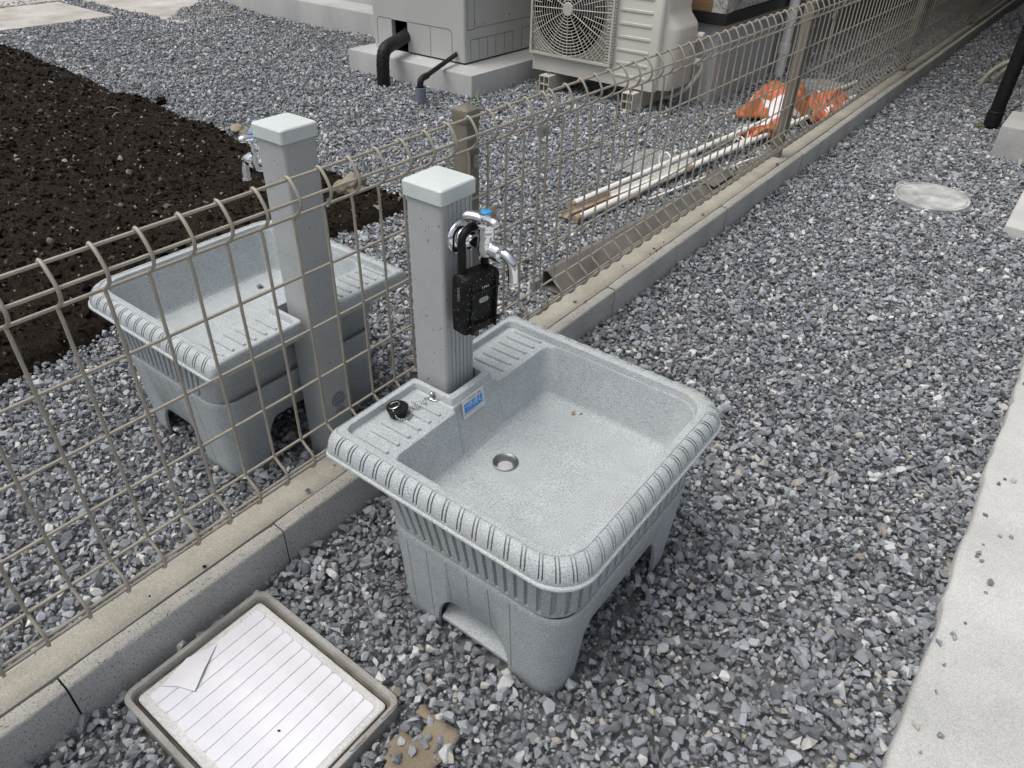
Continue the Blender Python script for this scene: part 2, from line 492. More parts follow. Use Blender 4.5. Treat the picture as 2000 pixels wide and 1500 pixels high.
GN = {'stone': scatter_group(stones), 'clod': scatter_group(clods)}
def scatter(name, P, size, kind, label, nvar, tilt=.6):
    n = len(P)
    me = bpy.data.meshes.new(name); me.vertices.add(n)
    me.vertices.foreach_set('co', np.asarray(P, np.float32).ravel())
    rot = np.stack([rng.normal(0, tilt, n), rng.normal(0, tilt, n), rng.uniform(0, 6.283, n)], 1).astype(np.float32)
    scl = (size[:, None]*rng.uniform(.85, 1.15, (n, 3))).astype(np.float32)
    vid = rng.integers(0, nvar, n).astype(np.int32)
    a = me.attributes.new('rot', 'FLOAT_VECTOR', 'POINT'); a.data.foreach_set('vector', rot.ravel())
    a = me.attributes.new('scl', 'FLOAT_VECTOR', 'POINT'); a.data.foreach_set('vector', scl.ravel())
    a = me.attributes.new('vid', 'INT', 'POINT'); a.data.foreach_set('value', vid)
    o = bpy.data.objects.new(name, me); C.objects.link(o)
    md = o.modifiers.new('scatter', 'NODES'); md.node_group = GN[kind]
    return tag(o, label, kind='stuff')
def in_view(x, y, z=0.0, m=150):
    u, v, d = project(np.stack([x, y, np.full_like(x, z)], 1))
    dist = np.hypot(np.hypot(x-CAM[0], y-CAM[1]), CAM[2])
    mm = m + 260/dist
    return (d > .1) & (u > -mm) & (u < 2000+mm) & (v > -mm) & (v < 1500+mm)
def rect(x, y, a, b, c, d): return (x > a) & (x < b) & (y > c) & (y < d)
def blocked(x, y):
    b = rect(x, y, -.058, .054, -5, 20)
    b |= rect(x, y, .068, .417, -1.165, -.898)                 # drain box
    b |= rect(x, y, 1.045+.012*(vnoise(x*0, y, 9, 2)-.5), 4, -5, 1.5)
    b |= rect(x, y, .86, 3, 1.77, 2.28)
    b |= rect(x, y, .665, 3, 2.73, 20)
    b |= (np.hypot((x-.567)/.140, (y-1.955)/.155) < .93+.10*vnoise(x, y, 30, 9))
    b |= (np.hypot(x+.36, y-3.45) < .15)
    b |= rect(x, y, -2.69, -1.735, 1.845, 3)
    b |= rect(x, y, -4.85, -.73, 2.64, 20) | rect(x, y, -20, -2.7, 2.425, 20)&(x > -4.8)
    b |= rect(x, y, -6.0, -5.17, -2, 1.72+.03*vnoise(x, y, 6, 1))
    mound = -5.02 + .22*np.clip(1-np.abs(y-1.95)/.10, 0, 1)*0 + .30*np.exp(-((y-1.90)/.20)**2)*0
    edge = -4.92 - .22*np.exp(-((y-2.33)/.17)**2) + .12*np.exp(-((y-1.97)/.12)**2)
    b |= (y > 1.93) & (x < edge) & (x > -6.4)
    b |= soil_inside(x, y, rng.exponential(.011, len(x)))
    return b
def band(x, y, cx, cy, hx, hy, t=.006):
    ax, ay = np.abs(x-cx), np.abs(y-cy)
    return (np.maximum(ax-hx, ay-hy) < t) & (np.maximum(ax-hx, ay-hy) > -t)
def gravel_points(x0, x1, y0, y1, sp, seed):
    xs = np.arange(x0, x1, sp); ys = np.arange(y0, y1, sp)
    X, Y = np.meshgrid(xs, ys); x = X.ravel(); y = Y.ravel()
    k = in_view(x, y); x, y = x[k], y[k]
    x = x+rng.uniform(-.6, .6, len(x))*sp; y = y+rng.uniform(-.6, .6, len(x))*sp
    k = ~blocked(x, y); x, y = x[k], y[k]
    k = ~(band(x, y, .427, -.5525, .165, .195) | band(x, y, -.363, -.5525, .165, .195))
    k &= ~(rect(x, y, .168, .25, -.595, -.512) | rect(x, y, -.184, -.102, -.595, -.512))
    return x[k], y[k]
def gravel_height(x, y):
    z = .010*(vnoise(x, y, 3.0, 11)-.5)+.012*(vnoise(x, y, 11, 12)-.5)
    z += .05*np.exp(-((y-2.36)/.10)**2)*((x < -2.75) & (x > -4.9))      # heaped along the porch
    z += .06*np.exp(-(((x+4.75)/.25)**2+((y-2.32)/.22)**2))
    z += .012*np.exp(-((x+.12)/.07)**2)
    return z
x, y = gravel_points(.05, 1.06, -1.45, 7.5, .0106, 1)
far = np.hypot(x-CAM[0], y-CAM[1])
k = (far < 3.6) | (rng.random(len(x)) < .62); x, y, far = x[k], y[k], far[k]
sz = np.clip(rng.lognormal(math.log(.0164), .34, len(x)), .008, .034)*np.where(far > 3.6, 1.12, 1)
z = gravel_height(x, y)-.006+rng.uniform(-.006, .005, len(x))+.25*(sz-.016)
z += np.where(rect(x, y, .425, .53, -1.0, -.86) & (rng.random(len(x)) < .58), .010, 0)
scatter('gravel', np.stack([x, y, z], 1), sz, 'stone', 'blue grey crushed gravel covering the passage right of the fence', 22)
n_r = len(x)
xp = rng.uniform(1.042, 1.085, 26)+rng.exponential(.008, 26); yp = rng.uniform(-.6, .75, 26); sp_ = rng.uniform(.008, .017, 26)
scatter('gravel', np.stack([xp, yp, .022+.28*sp_], 1), sp_, 'stone', 'stray gravel stones lying on the edge of the concrete path', 22, .25)
x, y = gravel_points(-6.6, -.05, -1.7, 7.0, .0108, 2)
far = np.hypot(x-CAM[0], y-CAM[1])
k = (far < 3.6) | (rng.random(len(x)) < .58); x, y, far = x[k], y[k], far[k]
k = (y < 3.0) | (x > -.72); x, y, far = x[k], y[k], far[k]
sz = np.clip(rng.lognormal(math.log(.0158), .34, len(x)), .008, .032)*np.where(far > 3.6, 1.15, 1)
z = gravel_height(x, y)-.006+rng.uniform(-.006, .005, len(x))+.25*(sz-.016)
print('gravel', n_r, len(x))
scatter('gravel', np.stack([x, y, z], 1), sz, 'stone', 'blue grey crushed gravel covering the yard left of the fence', 22)
n_l = len(x)
for (a_, b_, lb_, sd_) in ((.05, 1.06, 'small grey stone chips filling the gaps of the gravel right of the fence', 3), (-3.2, -.05, 'small grey stone chips filling the gaps of the gravel left of the fence', 4)):
    x, y = gravel_points(a_, b_, -1.45, 2.2, .0108, sd_)
    sz = np.clip(rng.lognormal(math.log(.0120), .25, len(x)), .006, .018)
    z = gravel_height(x, y)-.013+rng.uniform(-.003, .003, len(x))
    scatter('gravel', np.stack([x, y, z], 1), sz, 'stone', lb_, 22)
# clods and crumbs lying on the soil
m = 60000
x = rng.uniform(-5.6, -.8, m); y = rng.uniform(-1.6, .8, m)
k = soil_inside(x, y, -.015) & in_view(x, y); x, y = x[k], y[k]
sz = np.clip(rng.lognormal(math.log(.0088), .60, len(x)), .003, .038)
ed = np.zeros(len(x)); cnt = 0
for rr_ in (.02, .045, .08, .12):
    for ka in range(8):
        ed += soil_inside(x+rr_*math.cos(ka*.785), y+rr_*math.sin(ka*.785)); cnt += 1
z = np.where(soil_inside(x, y), -.006+(soil_height(x, y)+.006)*np.clip(.12+.9*(ed/cnt-.45)/.55, .12, 1), .004)+sz*.12
scatter('soil_clods', np.stack([x, y, z], 1), sz, 'clod', 'loose clods and crumbs of dark soil on the planting bed', 12)
print('stones', n_r, n_l, 'clods', len(x))

# ------------------------------------------------------------------ low block wall under the fence
wall = thing('block_wall', 'low grey concrete block wall with tan mortar top under the mesh fence', 'wall', (0, 0, 0))
BL, BH = .388, .080
def block_mesh(seed):
    r = random.Random(seed); b = MB(); L = BL-.003; n = 9
    rings = []
    for i in range(n):
        yy = -L/2+L*i/(n-1); e = .004 if i in (0, n-1) else .0
        j = lambda s: r.uniform(-s, s); e = .003 if i in (0, n-1) else 0.0
        rings.append([(-.055+e, yy, -.12), (-.055+e, yy, BH-.006+j(.001)), (-.050, yy, BH-e+j(.001)), (-.036, yy, BH-.001-e),
                      (-.036, yy, BH-.012), (.0235, yy, BH-.012), (.0235, yy, BH-e*.6), (.0465-e*.4, yy, BH-.0012-e*.7+j(.0008)), (.0492-e*.5, yy, BH-.0035-e+j(.001)), (.0505-e*.7, yy, BH-.0085+j(.001)), (.0505-e, yy, -.12)])
    b.loft(rings, True, True, closed=True)
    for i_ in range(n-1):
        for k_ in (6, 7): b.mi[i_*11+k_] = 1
    return b
protos = []
k0, k1 = -2, 27
for k in range(k0, k1):
    yc = -1.211+BL*(k+.5)
    if len(protos) < 4:
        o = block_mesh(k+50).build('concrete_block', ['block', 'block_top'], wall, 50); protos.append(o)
    else:
        o = link_copy(protos[k % 4], wall)
    o.location = (random.uniform(-.0015, .0015), yc, random.uniform(-.002, .001))
b = MB(); rings = []
for i in range(140):
    yy = -2.0+11.2*i/139*1.0
    j = lambda s: random.uniform(-s, s)
    rings.append([(-.0385+j(.0015), yy, BH-.011), (-.038+j(.002), yy, BH+.001), (-.02, yy, BH+.0035+j(.0006)), (.006, yy, BH+.0032+j(.0006)), (.0215+j(.0012), yy, BH+.0012), (.0225, yy, BH-.011)])
b.loft(rings, True, True).build('mortar_top', 'mortar', wall, 60)

# ------------------------------------------------------------------ mesh fence
fence = thing('mesh_fence', 'beige welded wire mesh fence with curled edges on the low block wall', 'fence', (0, 0, 0))
WR = .00268
prof = [(-.007,.6655),(-.003,.6705),(.004,.668),(.0115,.660),(.0185,.649),(.0225,.638),(.0195,.625),(.0095,.6145),(-.0015,.607),(-.0012,.600),(0,.590)]
low = [(0,.30),(0,.206),(.003,.1965),(.012,.187),(.024,.178),(.0305,.167),(.029,.153),(.021,.1425),(.0125,.1385),(.008,.140)]
vpts = [(a, 0, c) for a, c in [(p[0], p[1]) for p in prof]]
vpath = catmull(vpts, 2)+[Vector((0,0,.5)), Vector((0,0,.4))]+catmull([(a,0,c) for a, c in low], 2)
vw = MB().tube(vpath, WR, 7)
HW = [(-.0035,.6655),(.0168,.6390),(-.0052,.606),(-.0052,.5038),(-.0052,.4005),(-.0052,.2972),(-.0052,.1940),(.0250,.1640),(.0195,.1480)]
vproto = None; hproto = None
GAP, PITCH, NV = .0262, .06, 33
for pnl in range(-1, 4):
    y0 = pnl*(NV*PITCH+GAP)+GAP if pnl >= 0 else -NV*PITCH
    if pnl >= 0: y0 = GAP+pnl*(NV*PITCH+GAP)
    p = bpy.data.objects.new('mesh_panel', None); C.objects.link(p); p.parent = fence; p.location = (0, y0, 0)
    if hproto is None:
        hproto = []
        for hx, hz in HW:
            hb = MB().tube([(0, -.012, 0), (0, NV*PITCH+.012, 0)], WR*1.02, 7)
            o = hb.build('horizontal_wire', 'wire', p) if not hproto else link_copy(hproto[0], p)
            o.location = (hx, 0, hz); hproto.append(o)
    else:
        for (hx, hz) in HW: link_copy(hproto[0], p, (hx, 0, hz))
    if pnl < 2:
        for i in range(NV+1):
            if vproto is None: vproto = vw.build('vertical_wire', 'wire', p); o = vproto
            else: o = link_copy(vproto, p)
            o.location = (0, i*PITCH, 0)
    else:
        jb = MB()
        for i in range(NV+1): jb.add([(v[0], v[1]+i*PITCH, v[2]) for v in vw.v], vw.f)
        o = jb.build('vertical_wires', 'wire', p); o['kind'] = 'stuff'
    # joint clips between panels
clip = None
for pnl in range(0, 4):
    yj = pnl*(NV*PITCH+GAP)+GAP/2
    for zz in (.586, .214):
        if clip is None:
            cb = MB().box(-.008, .0032, -.0165, .0165, -.010, .010).box(.0032, .006, -.004, .004, -.004, .004)
            clip = cb.build('joint_clip', 'steel_dull', fence); o = clip
        else: o = link_copy(clip, fence)
        o.location = (0, yj, zz)
postm = None
for yp in (-2.23, -.2175, 1.765, 3.80, 5.85, 7.9):
    if postm is None:
        pb = MB()
        pb.rbox(-.0185, .0185, -.0185, .0185, -.05, .576, .003, 2)
        for q_ in (-.006, .006): pb.box(.0183, .0189, q_-.0008, q_+.0008, -.05, .57)
        postm = pb.build('fence_post', 'post', fence)
        cb = MB(); 
        def ring(h, z, r=.004):
            out = []
            for (sx, sy, a0) in ((1,1,0),(-1,1,90),(-1,-1,180),(1,-1,270)):
                for k in range(3):
                    a = R(a0+45*k); out.append((sx*(h-r)+r*math.cos(a), sy*(h-r)+r*math.sin(a), z))
            return out
        cb.loft([ring(.0205, .574), ring(.0208, .592), ring(.0195, .5965), ring(.013, .601, .003), ring(.006, .603, .002)], True, True)
        cap_o = cb.build('post_cap', 'post', postm)
        hb = MB().box(.0185, .024, -.004, .010, .488, .512)
        hb.lathe([(.0035, .024), (.0035, .030), (.0, .030)], 8, (0, .004, .50), 'x')
        clamp_o = hb.build('wire_clamp', 'steel_dull', postm)
        o = postm
    else:
        o = link_copy(postm, fence)
        link_copy(cap_o, o); link_copy(clamp_o, o)
    o.location = (-.0255, yp, .08)

# ------------------------------------------------------------------ garden sinks
H = .347
U1, VH = .460, .2475
groove_off = [-.0052, -.0043, -.0036, -.0025, -.0018, 0.0, .0018, .0025, .0036, .0043, .0052]
def side_params(length, n, sp):
    """fractions along a side, with groove depth g and recess depth r flags"""
    out = [(0.0, 0, 0)]
    c0 = length/2-sp*(n-1)/2
    for i in range(n):
        c = c0+i*sp
        for o in groove_off: out.append(((c+o)/length, 1 if .0024 < abs(o) < .0037 else 0, 1 if abs(o) < .0044 else 0))
    out.append((1.0, 0, 0)); return out
PA = side_params(.378, 14, .0268); PF = side_params(.355, 13, .0268); PC = side_params(.110, 4, .0268)[1:-1]
def tub_loop(u0, u1, vh, rf, rb, z, gd=0.0, rd=0.0, nv=.043, nd=None):
    """closed loop of the tub outline; gd groove depth, rd recess depth, nd notch depth (u)"""
    nd = u0 if nd is None else nd
    P = []
    def put(u, v, nu, nvv, g_, r_):
        d = gd*g_+rd*r_
        P.append((u-nu*d, v-nvv*d, z))
    for t, g_, r_ in PA: put(u0+rb+(u1-rf-u0-rb)*t, -vh, 0, -1, g_, r_)
    for t, g_, r_ in PC:
        a = R(-90+90*t); put(u1-rf+rf*math.cos(a), -vh+rf+rf*math.sin(a), math.cos(a), math.sin(a), g_, r_)
    for t, g_, r_ in PF: put(u1, -vh+rf+(2*vh-2*rf)*t, 1, 0, g_, r_)
    for t, g_, r_ in PC:
        a = R(90*t); put(u1-rf+rf*math.cos(a), vh-rf+rf*math.sin(a), math.cos(a), math.sin(a), g_, r_)
    for t, g_, r_ in PA: put(u1-rf-(u1-rf-u0-rb)*t, vh, 0, 1, g_, r_)
    for k in range(1, 5):
        a = R(90+90*k/5); P.append((u0+rb+rb*math.cos(a), vh-rb+rb*math.sin(a), z))
    rn = .006
    path = [(u0, vh-rb), (u0, vh*.75), (u0, vh*.5), (u0, nv+rn)]
    sgn = 1 if nd > u0 else -1
    e = min(rn, abs(nd-u0)*.45)*sgn
    path += [(u0+e*.3, nv+rn*.3), (u0+e, nv), (nd-e, nv), (nd-e*.3, nv-rn*.3), (nd, nv-rn), (nd, nv*.3), (nd, 0), (nd, -nv*.3), (nd, -nv+rn), (nd-e*.3, -nv+rn*.3), (nd-e, -nv), (u0+e, -nv), (u0+e*.3, -nv-rn*.3)]
    path += [(u0, -nv-rn), (u0, -vh*.5), (u0, -vh*.75), (u0, -vh+rb)]
    P += [(a, b, z) for a, b in path]
    for k in range(1, 5):
        a = R(180+90*k/5); P.append((u0+rb+rb*math.cos(a), -vh+rb+rb*math.sin(a), z))
    return P
DU, DV, DZ = .183, -.020, .2385
def make_sink():
    t = thing('garden_sink', None, 'sink')
    L = []
    def lp(ins, z, u0, rf=.062, rb=.014, du=0.0, **k): L.append(tub_loop(u0, U1-ins+du, VH-ins, max(rf-ins*.4, .03), rb, z, **k))
    ND = .081
    lp(.052, .160, .094, rb=.03, rf=.07, du=.009)
    lp(.0440, .188, .090, rb=.035, rf=.07, du=.009)
    lp(.0405, .1945, .0885, rb=.04, rf=.07, du=.009)
    lp(.0392, .2000, .087, rb=.04, rf=.07, du=.009)
    lp(.0388, .2012, .086, rb=.042, rf=.07, du=.009, rd=.0055)
    lp(.0335, .296, .052, rb=.045, rf=.07, du=.007, rd=.0060, nd=ND)
    lp(.0325, .302, .036, rb=.040, rf=.07, du=.007, rd=.0060, nd=ND)
    lp(.0318, .3035, .032, rb=.038, rf=.07, du=.007, nd=ND)
    lp(.0180, .3085, .022, rb=.03, du=.002, nd=ND)
    lp(.002, .311, .0035, nd=ND)
    lp(0, .3125, .001, nd=ND); lp(-.0008, .3145, 0, nd=ND); lp(0, .3168, 0, nd=ND); lp(.0022, .3180, 0, nd=ND)
    R0 = len(L)+2
    for a in (0, 6, 8, 18, 32, 46, 60, 74, 84, 86, 90):
        lp(.0030+.0195*(1-math.cos(R(a))), .3185+.0285*math.sin(R(a)), .0005+.0025*max(0, (a-40)/50)**2, gd=.0034 if 8 <= a <= 84 else 0, nd=ND+.0004*a/90)
    lp(.0233, .3454, .0038, nd=ND+.0005)
    lp(.0242, .3454, .0042, nd=ND+.0006)
    lp(.0250, .3470, .0050, nd=ND+.001)
    lp(.0345, .3472, .0105, nv=.0475, nd=.0890)
    lp(.0366, .3462, .0130, nv=.050, nd=.0925)
    lp(.0376, .3435, .0142, nv=.0515, nd=.0945)
    lp(.0388, .3350, .0155, nv=.053, nd=.0965)
    lp(.0396, .3335, .0175, nv=.055, nd=.0980)
    lp(.0402, .3333, .1040, rb=.02, nv=.056, nd=.0985)
    lp(.0408, .3318, .1075, rb=.022, nv=.056, nd=.0990)
    lp(.0420, .3270, .1098, rb=.024, nv=.056, nd=.1000)
    lp(.0610, .2500, .1220, rb=.022, rf=.066, nv=.056, nd=.1200)
    lp(.0630, .2445, .1255, rb=.022, rf=.066, nv=.056, nd=.1250)
    lp(.0660, .2415, .1305, rb=.022, rf=.066, nv=.056, nd=.1280)
    lp(.0760, .2408, .1385, rb=.022, rf=.066)
    n = len(L[0]); last = L[-1]; rings = L
    for fr in (.35, .7, .9, 1.0):
        ring = []
        for (u, v, z) in last:
            a = math.atan2(v-DV, u-DU); cu, cv = DU+.0205*math.cos(a), DV+.0205*math.sin(a)
            ring.append((u+(cu-u)*fr, v+(cv-v)*fr, z+(DZ-z)*fr))
        rings.append(ring)
    b = MB().loft(rings)
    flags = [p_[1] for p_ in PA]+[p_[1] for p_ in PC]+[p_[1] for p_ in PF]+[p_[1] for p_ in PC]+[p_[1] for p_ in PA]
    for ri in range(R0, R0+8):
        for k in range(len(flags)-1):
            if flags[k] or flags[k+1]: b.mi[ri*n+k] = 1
    # closed underside and raised drip ribs on the side shelves
    b.add(L[0], [tuple(reversed(range(n)))])
    for sgn in (-1, 1):
        for i in range(6):
            v = sgn*(.082+.0235*i); r = .0040
            o2, o1 = [], []
            for k in range(12):
                a = 2*math.pi*k/12
                cu = .092 if math.cos(a) > 0 else .036
                o1.append((cu+r*math.cos(a), v+r*math.sin(a), .3325)); o2.append((cu+r*.75*math.cos(a), v+r*.75*math.sin(a), .3372))
            b.loft([o1, o2], False, True)
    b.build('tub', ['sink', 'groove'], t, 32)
    # base with arched openings
    def base_path():
        pts = []; u0, u1, vh, r = .090, .4185, .196, .036
        def opening(s, c, hw, hh):     # height of the arch at s
            d = abs(s-c)
            if d > hw: return 0.0
            e = (d-(hw-.04))/.04
            return hh*(math.sqrt(max(0, 1-e*e)) if e > 0 else 1.0)
        def side(p0, p1, nrm, n, c, hw, hh, lines):
            Lg = math.dist(p0, p1); ss = set(np.linspace(0, Lg, n).tolist())
            for k in range(13):
                e = hw-.04+.04*math.sin(R(90*k/12)); ss.add(c-e); ss.add(c+e)
            ss.add(c-hw-1e-4); ss.add(c+hw+1e-4)
            gs = {}
            for gl in lines:
                for o_, d_ in ((-.0012, 0), (-.0004, 1), (.0004, 1), (.0012, 0)): gs[gl+o_] = d_
            for s_ in sorted(ss | set(gs)):
                if 0 <= s_ <= Lg:
                    tt = s_/Lg
                    pts.append(((p0[0]+(p1[0]-p0[0])*tt, p0[1]+(p1[1]-p0[1])*tt), nrm, opening(s_, c, hw, hh), gs.get(s_, 0)))
        def corner(cx, cy, a0):
            for k in range(1, 10):
                a = R(a0+90*k/10); pts.append(((cx+r*math.cos(a), cy+r*math.sin(a)), (math.cos(a), math.sin(a)), 0, 0))
        gl = [.004+.0415*i for i in range(6)]
        side((u0+r, -vh), (u1-r, -vh), (0, -1), 6, .130, .075, .070, gl)
        corner(u1-r, -vh+r, -90)
        side((u1, -vh+r), (u1, vh-r), (1, 0), 8, .156, .130, .100, [.005+.0415*i for i in range(8)])
        corner(u1-r, vh-r, 0)
        side((u1-r, vh), (u0+r, vh), (0, 1), 6, .104, .075, .070, gl)
        corner(u0+r, vh-r, 90)
        side((u0, vh-r), (u0, -vh+r), (-1, 0), 8, .152, .108, .100, [])
        corner(u0+r, -vh+r, 180)
        return pts
    pts = base_path()
    def ring(off, zf, gd):
        return [(p[0]+nn[0]*(off-gd*gg), p[1]+nn[1]*(off-gd*gg), zf(hh)) for p, nn, hh, gg in pts]
    top = .192
    zz = lambda f: (lambda h: h*(1-f)+(top-.012)*f if True else 0)
    rings = [ring(-.0012, lambda h: h if h else -.02, 0), ring(0, lambda h: (h if h else -.02)+.002, 0), ring(.0012, lambda h: max(h+.004, .012), .0016),
             ring(.0125, lambda h: top-.014, .0016), ring(.0128, lambda h: top-.010, 0), ring(.0132, lambda h: top-.003, 0), ring(.0122, lambda h: top, 0),
             ring(.0080, lambda h: top, 0), ring(.0060, lambda h: top-.004, 0), ring(-.0055, lambda h: h if h else -.02, 0)]
    bb = MB().loft(rings+[rings[0]])
    # inner tray behind the side arch
    bb.add([(.185, -.192, .002), (.35, -.192, .002), (.35, -.10, .052), (.185, -.10, .052), (.185, -.192, .008), (.35, -.192, .008), (.35, -.10, .058), (.185, -.10, .058)],
           [(0,3,2,1),(4,5,6,7),(0,1,5,4),(1,2,6,5),(2,3,7,6),(3,0,4,7)])
    bb.build('base', 'sink', t, 32)
    # drain
    d = MB().lathe([(.0222, .0004), (.0220, .0018), (.0205, .0024), (.0188, .0012), (.0165, -.0015), (.0140, -.0065), (.0128, -.0085)], 32, (DU, DV, DZ+.0008))
    dr = d.build('drain', 'drain_steel', t, 50)
    s_ = MB().lathe([(.0130, -.0085), (.0128, -.0078), (.0080, -.0066), (.001, -.0062)], 28, (DU, DV, DZ+.0008), cap1=True)
    s_.build('drain_strainer', mat_paint('pale_strainer', (.40, .41, .43), .4, .06, 40), dr)
    return t
sink = make_sink()
SX, SY = .172, -.5525
sink.location = (SX, SY, 0)
tag(sink, 'pale grey speckled plastic garden sink in front of the fence with a blue sticker inside', group='garden sinks on either side of the fence')
rear = copy_tree(sink)
rear.location = (-.112, SY, 0); rear.rotation_euler = (0, 0, math.pi)
tag(rear, 'pale grey speckled plastic garden sink behind the wire fence beside the soil bed', group='garden sinks on either side of the fence')
# sticker on the inside of the near tub
stk = MB(); 
stk.box(-.0003, .0003, -.0275, .0275, -.019, .019)
st = stk.build('sticker', 'white', sink, smooth=False)
st.location = (.1052, -.010, .3225); st.rotation_euler = (0, R(-7), 0)
st['label'] = 'white and blue product sticker'
def face_rot(): return (R(90), 0, R(90))
bp = MB(); 
bp.loft([[(q_, a*.0235+cc*.0, c2) for a, c2 in ((-1,-.009),(1,-.009),(1,.0085),(-1,.0085))] for q_, cc in ((.0003, 0), (.0005, 0))], True, True)
bpo = bp.build('blue_panel', 'blue_print', st, smooth=False)
text('外流し', .0135, 'white_print', st, (.0007, .004, .0012), face_rot(), shear=.25)
text('プラスチック製', .0048, 'ink', st, (.0006, .003, .0132), face_rot())
text('GM6', .0042, 'white_print', st, (.0007, -.0185, .0035), face_rot())
text('▲ 注意 熱湯を流さないこと', .0032, 'ink_grey', st, (.0006, -.006, -.0118), face_rot())
text('お手入れ', .0036, 'pale_blue_print', st, (.0006, .012, -.0158), face_rot())

# mud marks dried on the floor of the tub: small irregular crusts
def crust(name, cx, cy, r, seed):
    rr = random.Random(seed); n = 14
    o1, o2 = [], []
    for k in range(n):
        a = 2*math.pi*k/n; q_ = r*rr.uniform(.35, 1.15)
        o1.append((q_*math.cos(a)*1.5, q_*math.sin(a), 0)); o2.append((q_*.7*math.cos(a)*1.5, q_*.7*math.sin(a), .0012))
    o = MB().loft([o1, o2], False, True).build(name, 'mud', None, 80)
    o.location = (cx, cy, .2412); o.rotation_euler = (0, 0, rr.uniform(0, 3)); return o
for i, (cx, cy, r, lb) in enumerate([(.372, -.390, .0055, 'small brown mud crust at the far end of the near sink floor'), (.384, -.383, .0035, 'tiny brown mud fleck beside the mud crust in the near sink')]):
    tag(crust('mud_crust', cx, cy, r, i), lb, 'mud')

# ------------------------------------------------------------------ taps on columns
W2 = .0355
def make_column():
    t = thing('water_column', None, 'standpipe')
    b = MB(); r = .006; n = 4
    def ring(z, ins=0.0):
        out = []
        for (sx, sy, a0) in ((1,1,0),(-1,1,90),(-1,-1,180),(1,-1,270)):
            for k in range(n+1):
                a = R(a0+90*k/n); out.append((sx*(W2-r)+(r-ins)*math.cos(a), sy*(W2-r)+(r-ins)*math.sin(a), z))
            if sx == 1 and sy == -1:       # grooved front face, running up in y
                for gy_ in (-.0215, -.0120, -.0025, .0070, .0165, .0260):
                    for o_, d_ in ((-.0012, 0), (-.0005, .0016), (.0005, .0016), (.0012, 0)): out.append((W2-d_-ins, gy_+o_, z))
        return out
    b.loft([ring(-.05), ring(.672)], True, True)
    b.build('shaft', 'column', t, 25)
    c = MB()
    def cring(h, z, r=.005):
        out = []
        for (sx, sy, a0) in ((1,1,0),(-1,1,90),(-1,-1,180),(1,-1,270)):
            for k in range(3): 
                a = R(a0+45*k); out.append((sx*(h-r)+r*math.cos(a), sy*(h-r)+r*math.sin(a), z))
        return out
    c.loft([cring(.0368, .6655), cring(.0390, .6655), cring(.0392, .6855), cring(.0390, .6863), cring(.0374, .6882), cring(.020, .6898, .003), cring(.002, .6912, .001)], True, True)
    c.build('cap', 'cap', t, 12)
    return t
col1 = make_column(); col1.location = (.2024, -.5475, 0)
tag(col1, 'grey resin water column with grooved face standing in the notch of the near sink', group='water columns beside the sinks')
col2 = copy_tree(col1); col2.location = (-.1441, -.5461, .0115); col2.rotation_euler = (0, 0, math.pi)
tag(col2, 'plain grey resin water column behind the fence with two round stickers near its foot', group='water columns beside the sinks')
# round stickers on the fence side of the rear column (its local -x face)
def disc(r, mat, nm, par, loc, th=.0004):
    o = MB().lathe([(.0001, 0), (r, 0), (r, th), (.0001, th)], 32, axis='x').build(nm, mat, par, smooth=False)
    o.location = loc; o.rotation_euler = (0, 0, math.pi); return o
s1 = disc(.0175, 'navy', 'round_sticker', col2, (-W2-.0001, -.003, .122)); s1['label'] = 'round blue and silver sticker'
f1 = disc(.0163, 'foil', 'sticker_face', s1, (.0007, 0, 0)); f1.rotation_euler = (0, 0, 0)
text('エバタ', .0085, 'navy', s1, (.0014, 0, .0055), face_rot())
text('水栓柱', .0075, 'navy', s1, (.0014, .001, -.0065), face_rot())
s2 = disc(.0130, 'ink', 'round_sticker', col2, (-W2-.0001, -.005, .0885)); s2['label'] = 'round black and grey mark'
f2 = disc(.0121, 'column', 'sticker_face', s2, (.0007, 0, 0)); f2.rotation_euler = (0, 0, 0)
text('MM', .0105, 'ink', s2, (.0014, 0, .0045), face_rot()); text('水 上 下', .0048, 'ink', s2, (.0014, 0, -.0045), face_rot())

